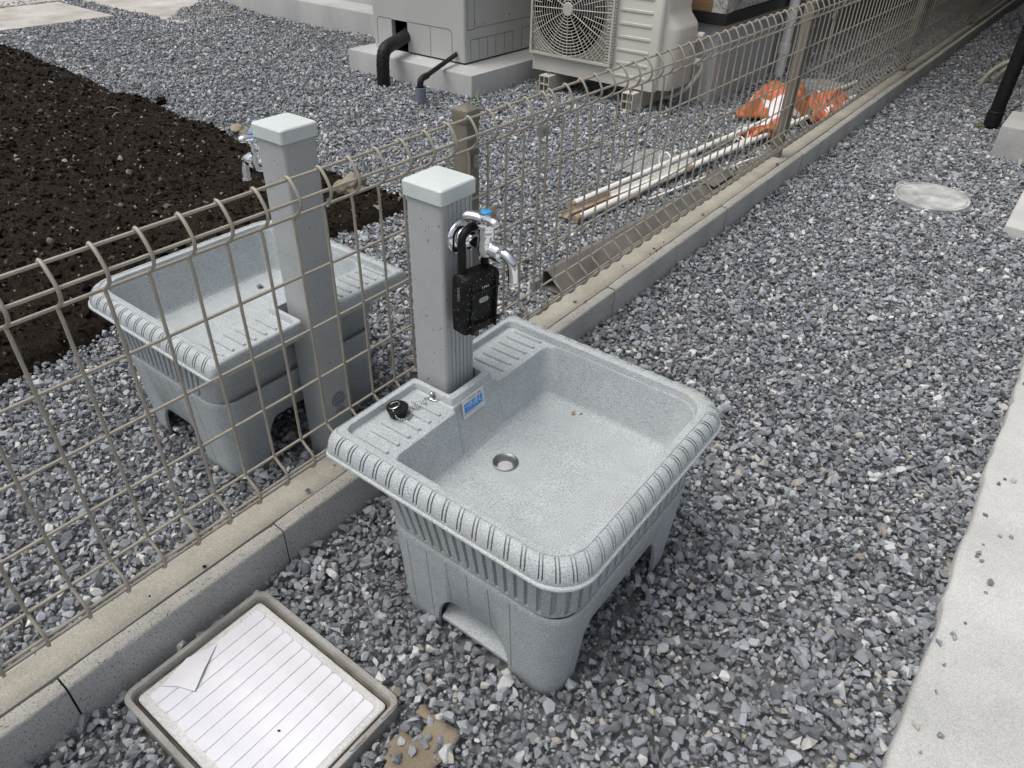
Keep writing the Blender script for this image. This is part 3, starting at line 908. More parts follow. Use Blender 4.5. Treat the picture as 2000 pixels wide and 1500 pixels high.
def make_tap():
    t = thing('tap', None, 'tap')
    f = MB().lathe([(.001, 0), (.0272, 0), (.0275, .002), (.0258, .006), (.0200, .0098), (.0172, .0103), (.0172, .0135), (.0135, .015), (.0135, .026), (.0105, .029), (.0105, .047)], 32, axis='x')
    f.build('flange', 'chrome', t, 40)
    b = MB().lathe([(.001, -.017), (.008, -.0165), (.0130, -.012), (.0142, -.002), (.0132, .008), (.0120, .014), (.0125, .018), (.0125, .022), (.0120, .0235), (.0120, .029), (.0140, .030), (.0142, .036), (.0100, .0375), (.008, .046)], 28, (.053, 0, 0))
    b.build('valve_body', 'chrome', t, 40)
    k = MB().lathe([(.0140, .0298), (.0147, .0308), (.0147, .0352), (.0140, .0364)], 40, (.053, 0, 0))
    k.build('collar', 'chrome', t, 20)
    s_ = MB().lathe([(.0105, .055), (.0105, .066), (.0130, .068), (.0136, .074), (.0130, .081), (.0100, .083), (.0080, .0845)], 24, (0, 0, -.003), 'x')
    path = catmull([(.082, 0, -.003), (.090, 0, -.0035), (.0985, 0, -.010), (.1025, 0, -.022), (.1035, 0, -.036), (.1038, 0, -.0425)], 5)
    s_.tube(path, [.0076]*(len(path)-1)+[.0076], 18, False)
    s_.lathe([(.0078, -.0410), (.0084, -.0420), (.0084, -.0455), (.0074, -.0460), (.0066, -.0455), (.0064, -.040)], 20, (.1038, 0, 0))
    s_.build('spout', 'chrome', t, 40)
    m_ = MB().lathe([(.0005, -.0425), (.0066, -.0425)], 16, (.1038, 0, 0)); m_.build('spout_mouth', 'void', t)
    h = MB().lathe([(.0065, .040), (.0120, .0425), (.0150, .0475), (.0130, .0515), (.0005, .0525)], 24, (.053, 0, 0))
    for a in (214, 334, 94):
        ca, sa = math.cos(R(a)), math.sin(R(a))
        rings = []
        for d, wd, ht, zc in ((.002, .0135, .0062, .0455), (.010, .0128, .0066, .0460), (.018, .0095, .0068, .0466), (.026, .0080, .0066, .0468), (.0325, .0068, .0054, .0464), (.0355, .0028, .0022, .0460)):
            ring = []
            for kk in range(14):
                th = 2*math.pi*kk/14
                ring.append((.053+ca*d-sa*wd*math.cos(th), sa*d+ca*wd*math.cos(th), zc+ht*math.sin(th)))
            rings.append(ring)
        h.loft(rings, True, True)
    ho = h.build('handle', 'chrome', t, 50)
    c = MB().lathe([(.0080, .0505), (.0080, .0532), (.0068, .0540), (.0002, .0543)], 20, (.053, 0, 0)); c.build('blue_cap', 'blue', ho)
    return t
tap1 = make_tap(); tap1.location = (.2024+W2, -.5475, .608)
tag(tap1, 'chrome tap with three arm handle and blue cap on the near column', group='chrome taps on the columns')
tap2 = copy_tree(tap1); tap2.location = (-.1441-W2, -.5461, .612); tap2.rotation_euler = (0, 0, math.pi)
tag(tap2, 'chrome tap mostly hidden behind the rear water column', group='chrome taps on the columns')

# key box padlocked round the neck of the near tap
kb = thing('key_lock_box', 'scuffed black key box hanging by its shackle from the near chrome tap', 'lock box', (.270, -.5500, .464), R(-9))
b = MB()
def kring(z, x0, x1, hy, r=.006):
    out = []
    for (cx, cy, a0) in ((x1-r, hy-r, 0), (x0+r, hy-r, 90), (x0+r, -hy+r, 180), (x1-r, -hy+r, 270)):
        for k in range(4):
            a = R(a0+30*k); out.append((cx+r*math.cos(a), cy+r*math.sin(a), z))
    return out
b.loft([kring(0, -.014, .013, .030), kring(.003, -.0165, .0165, .033), kring(.030, -.0160, .0185, .0345), kring(.070, -.0145, .0210, .035), kring(.092, -.0130, .0225, .035), kring(.0985, -.0105, .0195, .0325), kring(.101, -.0075, .0160, .029)], True, True)
b.build('body', 'scuffed', kb, 30)
sp = [(-.0015, -.0225, .095), (-.0015, -.0225, .150)]
for k in range(1, 12):
    a = R(180-180*k/12); sp.append((-.0015, .0225*math.cos(a), .150+.019*math.sin(a)))
sp += [(-.0015, .0225, .150), (-.0015, .0225, .095)]
MB().tube(sp, .0062, 12).build('shackle', 'rubber', kb, 50)
fr = MB()
for yy in (-.0235, .0235): fr.box(.0185, .0245, yy-.0012, yy+.0012, .004, .091, mtx=None)
fr.box(.0190, .0232, -.031, .031, .0175, .0195).box(.0200, .0246, -.031, .031, .0745, .0760)
fr.build('front_ribs', 'scuffed', kb, 30)
ob = MB(); ring0, ring1 = [], []
for k in range(20):
    a = 2*math.pi*k/20; ex = .0095 if math.cos(a) > 0 else -.0095
    ring0.append((.0212, ex*.55+.0042*math.cos(a)*1.0, .058+.0042*math.sin(a))); ring1.append((.0226, ex*.55+.0036*math.cos(a), .058+.0036*math.sin(a)))
ob.loft([ring0, ring1], True, True)
bd = ob.build('badge', mat_paint('worn_silver_badge', (.42, .43, .42), .4, .1, 200), kb)
text('YXO', .0062, 'ink', bd, (.0230, 0, .058), face_rot())
text('1 5 4 2', .0050, 'white', kb, (.0232, .002, .0795), face_rot(), ext=.0004)
text('0 4 3 1', .0050, 'ink_grey', kb, (.0229, .002, .0735), face_rot(), ext=.0004)
text('OPEN', .0085, 'ink_grey', kb, (.004, -.0352, .072), (R(90), R(90), 0), ext=.0003)

# plug, chain and stud on the shelf of the near sink
pz = .3362
pl = thing('plug', 'black rubber plug with metal ring lying on the left shelf of the near sink', 'plug', (.2135, -.6755, pz))
MB().lathe([(.0005, 0), (.0140, 0), (.0150, .004), (.0178, .0125), (.0180, .0145), (.0168, .0156), (.0005, .0158)], 28).build('stopper', 'rubber', pl, 40)
ringp = [(.0085*math.cos(2*math.pi*k/20)-.004, .0085*math.sin(2*math.pi*k/20)-.003, .0172+.003*math.sin(2*math.pi*k/20+1)) for k in range(20)]
MB().tube(ringp, .0011, 6, closed=True).build('pull_ring', 'steel', pl)
stud = thing('chain_stud', 'small steel stud with ring fixed on the left shelf beside the column', 'stud', (.2265, -.6085, .3345))
MB().lathe([(.0065, 0), (.006, .002), (.0028, .0035), (.0028, .006), (.0042, .0075), (.0045, .010), (.0030, .0125), (.0003, .0132)], 20).build('stud_head', 'steel', stud, 50)
MB().tube([(.0075*math.cos(2*math.pi*k/20)+.004, .0075*math.sin(2*math.pi*k/20)+.003, .0022+.0014*math.sin(2*math.pi*k/20)) for k in range(20)], .0009, 6, closed=True).build('stud_ring', mat_metal('brass', (.55, .45, .32), .2), stud)
ch = thing('bead_chain', 'silver bead chain coiled between the plug and the stud', 'chain', (0, 0, 0))
cp = catmull([(.2245,-.6115,.3372),(.218,-.618,.3372),(.2225,-.624,.3372),(.229,-.6265,.3372),(.2265,-.633,.3385),(.2185,-.6305,.3372),(.2135,-.637,.3372),(.2205,-.643,.3372),(.2275,-.640,.3385),(.2255,-.648,.3372),(.2165,-.650,.3372),(.2125,-.6565,.3372),(.2200,-.660,.3372),(.2280,-.657,.3372),(.2320,-.664,.3372),(.2345,-.674,.3375),(.2325,-.684,.3390),(.2255,-.689,.3430),(.2180,-.688,.3505),(.2110,-.684,.3530)], 14)
acc, beads = 0, [cp[0]]
for a, b_ in zip(cp[:-1], cp[1:]):
    acc += (b_-a).length
    if acc > .0036: beads.append(b_); acc = 0
bead0 = None
for i, p in enumerate(beads[:110]):
    if bead0 is None:
        bb = MB(); rr = .0017
        bb.lathe([(.0001, -rr)]+[(rr*math.cos(R(a)), rr*math.sin(R(a))) for a in (-50, -15, 15, 50)]+[(.0001, rr)], 8)
        bead0 = bb.build('bead', 'steel', ch, 80); o = bead0
    else: o = link_copy(bead0, ch)
    o.location = p

# ------------------------------------------------------------------ drain box with film covered lid
X0, X1, Y0, Y1 = .070, .415, -1.163, -.900
db = thing('drain_box', 'square drain box with white ridged lid in a grey frame beside the block wall', 'drain box', (0, 0, 0))
def rrect(x0, x1, y0, y1, r, z, seg=5):
    out = []
    for (cx, cy, a0) in ((x1-r,y1-r,0),(x0+r,y1-r,90),(x0+r,y0+r,180),(x1-r,y0+r,270)):
        for k in range(seg+1):
            a = R(a0+90*k/seg); out.append((cx+r*math.cos(a), cy+r*math.sin(a), z))
    return out
def ins(d, z, r): return rrect(X0+d, X1-d, Y0+d, Y1-d, r, z)
fb = MB().loft([ins(0, -.05, .02), ins(0, .0115, .02), ins(.001, .0132, .019), ins(.0085, .0132, .014), ins(.0093, .0118, .014), ins(.0108, .002, .012), ins(.0145, .001, .011), ins(.0155, -.006, .010), ins(.018, -.012, .010)], True, True)
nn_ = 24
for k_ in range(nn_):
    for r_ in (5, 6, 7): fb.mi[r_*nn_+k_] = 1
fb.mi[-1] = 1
fb.build('frame', ['frame', 'frame_channel'], db, 30)
lugs = MB()
for k in range(4):
    yy = Y0+.035+k*.062; lugs.loft([rrect(X1-.0085, X1-.0025, yy, yy+.030, .0028, .0131), rrect(X1-.0080, X1-.0030, yy+.0007, yy+.0293, .0024, .0155)], False, True)
lugs.build('frame_lugs', 'frame', db, 30)
lb = MB().loft([rrect(X0+.0165, X1-.0175, Y0+.0165, Y1-.0175, .008, -.012), rrect(X0+.0165, X1-.0175, Y0+.0165, Y1-.0175, .008, .0025), rrect(X0+.0185, X1-.0195, Y0+.0185, Y1-.0195, .007, .0042)], True, True)
lid = lb.build('lid', 'lid', db, 30); lid.location = (0, 0, .001)
n = 12; pw = (X1-X0-.056)/n
rp = None
for k in range(n):
    xc = X0+.028+pw*(k+.5); hw = pw/2-.0006; ya, yb = Y0+.030, Y1-.030
    if rp is None:
        b = MB().loft([rrect(-hw, hw, ya, yb, .0062, .0041, 4), rrect(-hw, hw, ya, yb, .0062, .0050, 4), rrect(-hw+.0008, hw-.0008, ya+.0008, yb-.0008, .0054, .0057, 4)], False, True)
        rp = b.build('raised_panel', 'film', lid, 30); o = rp
    else: o = link_copy(rp, lid)
    o.location = (xc, 0, 0)
# one corner of the protective film peeled and folded back
fp = MB()
pk = [(p_[0], p_[1], p_[2]*.7-.0018) for p_ in [(.088, -1.060, .0120), (.104, -1.016, .0122), (.132, -1.058, .0185), (.150, -1.086, .0150), (.120, -1.098, .0135), (.101, -1.112, .0122)]]
fp.add(pk+[(p[0], p[1], p[2]+.0006) for p in pk], [(0,1,2),(0,2,4),(2,3,4),(0,4,5),(8,7,6),(10,8,6),(10,9,8),(11,10,6),(0,1,7,6),(1,2,8,7),(2,3,9,8),(3,4,10,9),(4,5,11,10),(5,0,6,11)])
ff_ = fp.build('film_flap', 'film', lid, 10); ff_['label'] = 'folded back triangular corner of the film'
tag(MB().tube([(.300,-1.047,.0085),(.303,-1.045,.0088)], .0014, 6).build('crumb', 'rubber', None), 'tiny dark crumb on the white drain lid', 'crumb')

# brown paper scrap half buried near the drain box
kp = MB(); rr = random.Random(4); kv, kf = [], []
for i in range(10):
    for j in range(8):
        kx, ky = .440+.0085*i+rr.uniform(-.003, .003), -.992+.016*j+rr.uniform(-.003, .003)
        kv.append((kx, ky, -.005+.010*vnoise(kx*1.0, ky, 38, 7)))
for i in range(9):
    for j in range(7):
        if (i+j*1.2 < 2.0) or (i < 3 and 3 < j < 6) or (i > 6 and j < 2): continue
        a = i*8+j; kf.append((a, a+8, a+9, a+1))
ko = kp.add(kv, kf).build('paper_scrap', 'kraft', None, 60)
sm = ko.modifiers.new('thickness', 'SOLIDIFY'); sm.thickness = .0008
tag(ko, 'torn brown kraft paper scrap half buried in the gravel by the drain box corner', 'paper')

# ------------------------------------------------------------------ right side: path, slab, step, pipes, manhole
def slab(name, x0, x1, y0, y1, z1, mat, label=None, kind='structure', r=.01):
    o = MB().rbox(x0, x1, y0, y1, -.15, z1, r, 3, 0, .006).build(name, mat, None, 40)
    return tag(o, label, kind=kind)
pb = MB(); rings = []
for yy in np.arange(-3.5, 1.47, .03):
    e_ = .009*(vnoise(np.array([0.]), np.array([yy]), 7, 31)[0]-.5)+.007*(vnoise(np.array([0.]), np.array([yy]), 24, 32)[0]-.5)
    c_ = .004+.006*vnoise(np.array([3.]), np.array([yy]), 18, 33)[0]
    rings.append([(1.037+e_, yy, -.1), (1.037+e_, yy, .022-c_), (1.037+e_+c_*.5, yy, .022-c_*.25), (1.037+e_+c_*1.4, yy, .022), (3.2, yy, .022), (3.2, yy, -.1)])
tag(pb.loft(rings, True, True).build('path', 'path', None, 50), kind='structure', label='bright concrete path along the right edge')
slab('path', .849, 3.0, 1.752, 2.26, .030, 'path', 'small pale concrete slab at the right edge of the gravel')
stp = MB().rbox(.655, 3.0, 2.722, 3.05, -.1, .132, .006, 3, 0, .004).build('concrete_step', 'grey_step', None, 40)
tag(stp, 'grey concrete step at the foot of the house on the right', 'step')
def manhole(x, y, rx, ry, label, mat='manhole'):
    t = thing('manhole_cover', label, 'manhole cover', (x, y, 0))
    f = MB().lathe([(1.0, -.03), (1.0, .006), (.985, .0085), (.93, .0085), (.915, .005), (.90, .003)], 48)
    f.v = [(a*rx, b_*ry, c) for a, b_, c in f.v]; f.build('rim', mat, t, 40)
    l = MB(); rr_ = [(.90, .003), (.895, .0075), (.70, .0085), (.68, .0078), (.66, .0085), (.45, .009), (.43, .0082), (.41, .009), (.001, .0095)]
    l.lathe(rr_, 48); l.v = [(a*rx, b_*ry, c) for a, b_, c in l.v]; lo = l.build('lid', mat, t, 40)
    return t
manhole(.567, 1.955, .140, .155, 'round hazy grey plastic manhole cover in the gravel on the right')
manhole(-.36, 3.45, .15, .15, 'round grey plastic manhole cover behind the fence beside the white downpipe')
dp = thing('downpipe', 'black downpipe rising from the gravel in front of the right house', 'downpipe', (.578, 3.235, 0))
MB().tube([(0,0,-.05),(0,0,4.5)], .033, 20).build('pipe', 'pipe_black', dp, 60)
MB().lathe([(.034, .005), (.0375, .006), (.0375, .075), (.034, .078)], 20).build('socket', 'pipe_black', dp, 40)
for i, (x, y, hx, hy, hz, lb) in enumerate([(.362, 4.20, .565, 4.32, .20, 'long beige pipe cover coming out of the gravel by the black downpipe'), (.420, 4.28, .60, 4.10, .145, 'shorter beige pipe cover nearest the black downpipe')]):
    o = MB().tube(catmull([(x,y,-.03),(x+.025,y+.01,.055),(x+.07,y+.03,.11),(x+.13,y+.05,.145),(hx+.15,hy+.05,hz)], 5), .015, 12).build('pipe_cover', 'hose', None, 60)
    tag(o, lb, 'pipe', 'beige pipe covers by the right house')

# ------------------------------------------------------------------ left yard paving
slab('concrete_pad', -6.02, -5.165, -2.2, 1.74, .006, 'pad', 'square pale concrete pad at the far left')
slab('concrete_pad', -8.2, -4.60, 1.925, 2.44, .004, 'pad', 'pale concrete pad partly covered by heaped gravel')
slab('concrete_pad', -8.2, -4.86, 2.44, 4.8, .0045, 'pad', 'pale concrete driveway behind the gravel heap')
slab('concrete_pad', -9.5, -6.10, -2.2, 1.80, .004, 'pad', 'concrete pad beyond the far left strip of gravel')

# ------------------------------------------------------------------ houses
lh = thing('house', 'house on the left of the passage with smooth grey foundation and stone siding', 'house', (0, 0, 0))
MB().box(-4.8, -.725, 2.655, 3.60, -.2, .383).box(-4.8, -.95, 3.60, 12, -.2, .383).build('foundation', 'foundation', lh, smooth=False)
MB().box(-4.8, -.690, 2.615, 3.61, .385, .437).box(-4.8, -.915, 3.605, 12, .385, .437).build('flashing', 'flash', lh, smooth=False)
MB().box(-2.62, -.780, 2.622, 2.70, .440, 5.2).build('wood_siding', 'wood', lh, smooth=False)
MB().box(-.778, -.700, 2.620, 2.70, .440, 5.2).build('corner_trim', 'siding', lh, smooth=False)
rows = MB()
sb0 = None
for k in range(12):
    zz = .442+k*.152
    if sb0 is None: sb0 = MB().box(-.760, -.704, 2.702, 3.60, 0, .1485).build('siding_board', 'siding', lh, smooth=False); o = sb0
    else: o = link_copy(sb0, lh)
    o.location = (0, 0, zz)
MB().box(-.80, -.735, 2.70, 3.60, .44, 5.2).box(-4.8, -.95, 3.60, 12, .44, 5.2).box(-4.8, -2.62, 3.45, 3.60, .2, 5.2).box(-2.64, -2.62, 2.63, 3.5, .44, 5.2).build('wall', 'wall', lh, smooth=False)
MB().box(-4.9, -.45, 3.4, 12.4, 5.2, 5.4).box(-4.9, -.66, 2.60, 3.4, 5.2, 5.4).box(-1.0, -.20, 5.0, 12.4, 2.9, 3.05).build('roof_and_added_eaves', 'flash', lh, smooth=False)  # roof slabs, then an unseen low eave added to darken the passage
MB().rbox(-4.805, -2.70, 2.420, 3.45, -.1, .186, .008, 2, 0, .008).build('porch', 'slab', lh, 40)
rh = thing('house', 'house on the right of the passage behind the black downpipe', 'house', (0, 0, 0))
MB().box(.690, 4, 3.051, 12, -.2, .42).build('foundation', 'grey_step', rh, smooth=False)
MB().box(.665, 4.0, 3.03, 4.6, .421, 2.6).box(.665, 4.0, 4.6, 12, .421, 5.2).build('wall', 'wall', rh, smooth=False)
MB().box(.35, 4.3, 4.55, 12.4, 5.2, 5.4).box(.12, .7, 5.0, 12.4, 2.9, 3.05).box(.63, 4.3, 3.0, 4.6, 2.6, 2.75).build('roof_and_added_eaves', 'flash', rh, smooth=False)  # the low slab is an unseen eave added to keep sky off the passage
far_blocker = thing('house', 'unseen house wall added to keep the far end of the passage dark', 'house', (0, 0, 0))
MB().box(-6, 5, 12.5, 13, -.2, 5.2).build('wall', 'wall', far_blocker, smooth=False)  # unseen wall added to stop light entering from the far opening
wp = thing('downpipe', 'white downpipe at the corner of the left house', 'downpipe', (-.655, 3.515, 0))
MB().tube([(0,0,-.05),(0,0,5)], .030, 20).build('pipe', 'pvc_white', wp, 60)
MB().lathe([(.031, .13), (.0345, .132), (.0345, .185), (.031, .188)], 20).build('socket', 'pvc_white', wp, 40)

# ------------------------------------------------------------------ water heater on its slab
hs = MB().rbox(-2.695, -1.733, 1.842, 2.654, -.1, .108, .008, 3, 0, .006).build('heater_slab', 'slab', None, 40)
tag(hs, 'pale concrete slab under the tall water heater cabinet', 'slab')
wh = thing('water_heater', 'tall pale grey water heater cabinet on a concrete slab against the house', 'water heater', (0, 0, .118))
hx0, hx1, hy0, hy1, hz1 = -2.620, -1.915, 2.000, 2.640, 1.75
b = MB()
ho0, ho1, hh0, hh1 = -2.472, -2.345, .0, .158    # opening at the front foot
b.box(hx0, ho0, hy0, hy0+.03, 0, hh1).box(ho1, hx1-.012, hy0, hy0+.03, 0, hh1).box(hx0, hx1-.012, hy0, hy0+.03, hh1, hz1)
b.box(hx1-.03, hx1, hy0+.012, hy1, 0, hz1).box(hx0, hx0+.03, hy0+.03, hy1, 0, hz1).box(hx0+.03, hx1-.03, hy1-.03, hy1, 0, hz1).box(hx0+.03, hx1-.03, hy0+.03, hy1-.03, hz1-.03, hz1)
arc = [(hx1-.012+.012*math.sin(R(a)), hy0+.012-.012*math.cos(R(a))) for a in range(0, 91, 15)]
b.loft([[(p[0], p[1], z) for p in arc]+[(hx1-.03, hy0+.012, z), (hx1-.012, hy0+.03, z)] for z in (0, hz1)], True, True)
b.build('cabinet', 'appliance', wh, 40)
MB().box(hx0+.031, hx1-.031, hy0+.10, hy0+.13, .0, .2).box(-2.49, -2.33, hy0+.031, hy0+.10, .16, .18).build('cavity', 'void', wh, smooth=False)
MB().box(hx0+.02, hx1-.02, hy0+.02, hy1-.02, -.010, 0).build('plinth', 'void', wh, smooth=False)
sl_ = MB()
def dashes(p0, p1, nrm, n, gap=.12, w_=.0022):
    for i in range(n):
        a, c = (i+gap/2)/n, (i+1-gap/2)/n
        q0 = Vector(p0).lerp(Vector(p1), a); q1 = Vector(p0).lerp(Vector(p1), c)
        d = (q1-q0).normalized(); s_ = d.cross(Vector(nrm))*w_/2; nn = Vector(nrm)*.0006
        vs = [q0-s_-nn, q0+s_-nn, q1+s_-nn, q1-s_-nn]; vs += [v+nn*2 for v in vs]
        sl_.add(vs, [(0,1,2,3),(4,7,6,5),(0,4,5,1),(1,5,6,2),(2,6,7,3),(3,7,4,0)])
fy = hy0-.0003
dashes((-2.592, fy, .012), (-2.592, fy, .135), (0,-1,0), 7); dashes((-2.578, fy, .160), (-2.474, fy, .160), (0,-1,0), 6)
dashes((-2.592, fy, .135), (-2.578, fy, .160), (0,-1,0), 1)
dashes((-2.343, fy, .160), (-2.024, fy, .160), (0,-1,0), 14); dashes((-2.024, fy, .160), (-2.006, fy, .140), (0,-1,0), 1); dashes((-2.006, fy, .140), (-2.006, fy, .004), (0,-1,0), 7)
dashes((-2.168, fy, .158), (-2.168, fy, .004), (0,-1,0), 8)
fx = hx1+.0003
for k, yy in enumerate([2.052, 2.125, 2.20, 2.278, 2.358, 2.44]): dashes((fx, yy, .112), (fx, yy, .006), (1,0,0), 7)
dashes((fx, 2.052, .112), (fx, 2.44, .112), (1,0,0), 18); dashes((fx, 2.53, .118), (fx, 2.62, .118), (1,0,0), 4); dashes((fx, 2.53, .118), (fx, 2.53, .01), (1,0,0), 6)
dashes((fx, 2.025, .165), (fx, 2.025, 1.6), (1,0,0), 1, .0); dashes((fx, 2.085, .165), (fx, 2.085, 1.6), (1,0,0), 1, .0, .0014); dashes((fx, 2.025, .165), (fx, 2.085, .165), (1,0,0), 1, 0)
dashes((fx, 2.09, .170), (fx, 2.63, .170), (1,0,0), 1, 0, .0012)
sl_.build('knockout_slots', 'ink', wh, smooth=False)
sc0 = None
for yy, zz in ((2.09, .20), (2.17, .188), (2.40, .205), (2.60, .21)):
    if sc0 is None: sc0 = MB().lathe([(.0055, 0), (.005, .0022), (.0005, .003)], 10, axis='x').build('screw', 'steel', wh, 50); o = sc0
    else: o = link_copy(sc0, wh)
    o.location = (hx1, yy, zz)
# insulated pipe from the opening down into the gravel
ip = MB(); pp = catmull([(-2.375, 2.12, .36), (-2.375, 2.09, .26), (-2.375, 2.03, .205), (-2.335, 1.93, .195), (-2.285, 1.80, .192), (-2.268, 1.735, .175), (-2.264, 1.712, .13), (-2.262, 1.705, .06), (-2.26, 1.70, -.05)], 8)
rad = [.036*(1+.03*math.sin(i*2.1)) for i in range(len(pp))]
ip.tube(pp, rad, 18)
tag(ip.build('insulated_pipe', 'pipe_black', None, 60), 'thick black insulated pipe bending from the water heater down into the gravel', 'pipe')
dt = thing('drain_pipe', 'thin black drain pipe draining from the heater into a grey stub', 'pipe', (0, 0, 0))
MB().tube([(-1.985, 2.03, .165), (-1.975, 1.99, .155), (-1.885, 1.655, .118)], .0125, 12).tube(catmull([(-1.885, 1.66, .118), (-1.879, 1.615, .112), (-1.877, 1.598, .095), (-1.877, 1.596, .045)], 4), .0165, 14).build('hose', 'pipe_black', dt, 60)
MB().lathe([(.0295, -.05), (.0295, .072), (.0265, .0725), (.0255, .05), (.0005, .048)], 24, (-1.876, 1.594, 0)).build('stub', 'pvc_grey', dt, 40)

# ------------------------------------------------------------------ air conditioner outdoor unit
ac = thing('air_conditioner', 'ivory air conditioner outdoor unit with round fan grille beside the water heater', 'air conditioner', (0, 0, 0))
ax0, ax1, ay0, ay1, az0, az1 = -1.638, -.864, 2.250, 2.545, .098, .66
b = MB()
b.rbox(ax0, ax1, ay0, ay1, az0, az1, .018, 4, 0, .01)
b.build('casing', 'ac', ac, 40)
for k in range(8):
    zz = .150+.0615*k
    o2, o1 = [], []
    for kk in range(12):
        a = 2*math.pi*kk/12; cx = -.925 if math.cos(a) > 0 else -1.095
        o1.append((cx+.009*math.cos(a), ay0-.0001, zz+.009*math.sin(a))); o2.append((cx+.007*math.cos(a), ay0-.0040, zz+.006*math.sin(a)+.001))
    bb_ = MB().loft([o1, o2], False, True)
    bb_.build('raised_bar', 'ac', ac, 50)
gx0, gx1, gz0, gz1 = -1.630, -1.128, .190, .655
gc = (-1.401, .425)
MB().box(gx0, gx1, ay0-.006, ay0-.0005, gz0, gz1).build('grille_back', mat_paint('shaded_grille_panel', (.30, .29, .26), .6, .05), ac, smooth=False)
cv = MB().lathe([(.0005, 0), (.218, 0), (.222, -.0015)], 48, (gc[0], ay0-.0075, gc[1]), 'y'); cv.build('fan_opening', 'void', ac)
fbk = MB()
for k in range(3):
    rings = []
    for rr_, tw in ((.04, 50), (.09, 42), (.14, 34), (.19, 27), (.212, 24)):
        a0 = R(120*k+18*(rr_-.04)/.17); ring_ = []
        for s_ in np.linspace(-.9, .9, 7):
            a = a0+s_*.62; ring_.append((gc[0]+rr_*math.cos(a), ay0-.010-.004*s_, gc[1]+rr_*math.sin(a)))
        rings.append(ring_)
    fbk.loft(rings, closed=False)
fbk.build('fan_blade', mat_paint('dark_fan_blade', (.035, .035, .035), .5, .1), ac, 60)
gr = MB(); yr = ay0-.022
def inside(p): return gx0+.004 < p[0] < gx1-.004 and gz0+.004 < p[2] < gz1-.002
for k in range(22):
    r_ = .028+.0152*k; run = []
    for i in range(73):
        a = 2*math.pi*i/72; p = (gc[0]+r_*math.cos(a), yr+.012*max(0, (r_-.19)/.13)**2, gc[1]+r_*math.sin(a))
        if inside(p): run.append(p)
        else:
            if len(run) > 1: gr.tube(run, .0019, 4, False)
            run = []
    if len(run) > 1: gr.tube(run, .0019, 4, False)
for k in range(48):
    a = 2*math.pi*k/48+.04; r0 = .028 if k % 4 == 0 else (.10 if k % 2 == 0 else .165)
    run = []
    for r_ in np.linspace(r0, .36, 22):
        p = (gc[0]+r_*math.cos(a), yr+.012*max(0, (r_-.19)/.13)**2-.001, gc[1]+r_*math.sin(a))
        if inside(p): run.append(p)
    if len(run) > 1: gr.tube([run[0], run[len(run)//2], run[-1]], .0024 if k % 4 == 0 else .0016, 4, False)
gr.build('fan_grille', 'ac_grille', ac, 80)
MB().lathe([(.0005, -.028), (.030, -.028), (.033, -.024), (.033, -.018)], 28, (gc[0], ay0, gc[1]), 'y').build('grille_hub', 'ac_grille', ac, 40)
fm = MB()
for a_, b_, c_, d_ in ((gx0-.006, gx0+.006, gz0-.006, gz1), (gx1-.006, gx1+.006, gz0-.006, gz1), (gx0+.006, gx1-.006, gz0-.006, gz0+.006)): fm.box(a_, b_, ay0-.026, ay0-.0002, c_, d_)
k = 0
while gz0+.016+.0145*k < gz1-.01:
    zz = gz0+.016+.0145*k; fm.box(gx1-.030, gx1+.016, ay0-.021, ay0-.0145, zz-.0024, zz+.0024); k += 1
fm.build('grille_frame', 'ac_grille', ac, 40)
# valve cover on the right end
vc = MB(); prof = [(.105, .0), (.105, .062), (.118, .072), (.385, .072), (.405, .064), (.445, .022), (.47, .012), (.66, .012)]
y_a, y_b = ay0+.035, ay1-.012
rings = []
for z_, d_ in prof: rings.append([(ax1-.004, y_a, z_), (ax1+d_*.55, y_a+.004, z_), (ax1+d_*.9, y_a+.022, z_), (ax1+d_, y_a+.05, z_), (ax1+d_, y_b-.02, z_), (ax1+d_*.9, y_b-.004, z_), (ax1-.004, y_b, z_)])
vo = vc.loft(rings, True, True).build('valve_cover', 'ac', ac, 45)
MB().box(ax1+.0715, ax1+.0732, 2.455, 2.500, .345, .372).build('cover_grip', 'ac_grille', vo, smooth=False)
text('ハイパー', .030, 'ink_grey', vo, (ax1+.0724, 2.480, .235), (R(90), R(90), R(90)))
text('リメイ', .026, 'ink_grey', vo, (ax1+.0724, 2.440, .165), (R(90), R(90), R(90)))
hz = MB().tube(catmull([(-.80, 2.535, .215), (-.775, 2.56, .205), (-.762, 2.56, .175), (-.79, 2.52, .10), (-.85, 2.47, .045), (-.90, 2.45, .035), (-.93, 2.46, .06), (-.92, 2.50, .11)], 6), .0125, 12)
hz.build('hose', 'pvc_foot', ac, 60)
lg = MB().lathe([(.001, 0), (.019, 0), (.020, .006), (.020, .030), (.016, .034), (.001, .034)], 16, (-.792, 2.53, .215), 'x'); lg.build('valve_nut', 'ac', ac, 40)
l2 = link_copy(bpy.data.objects['valve_nut'], ac, (0, .0, .125))
ft0 = None
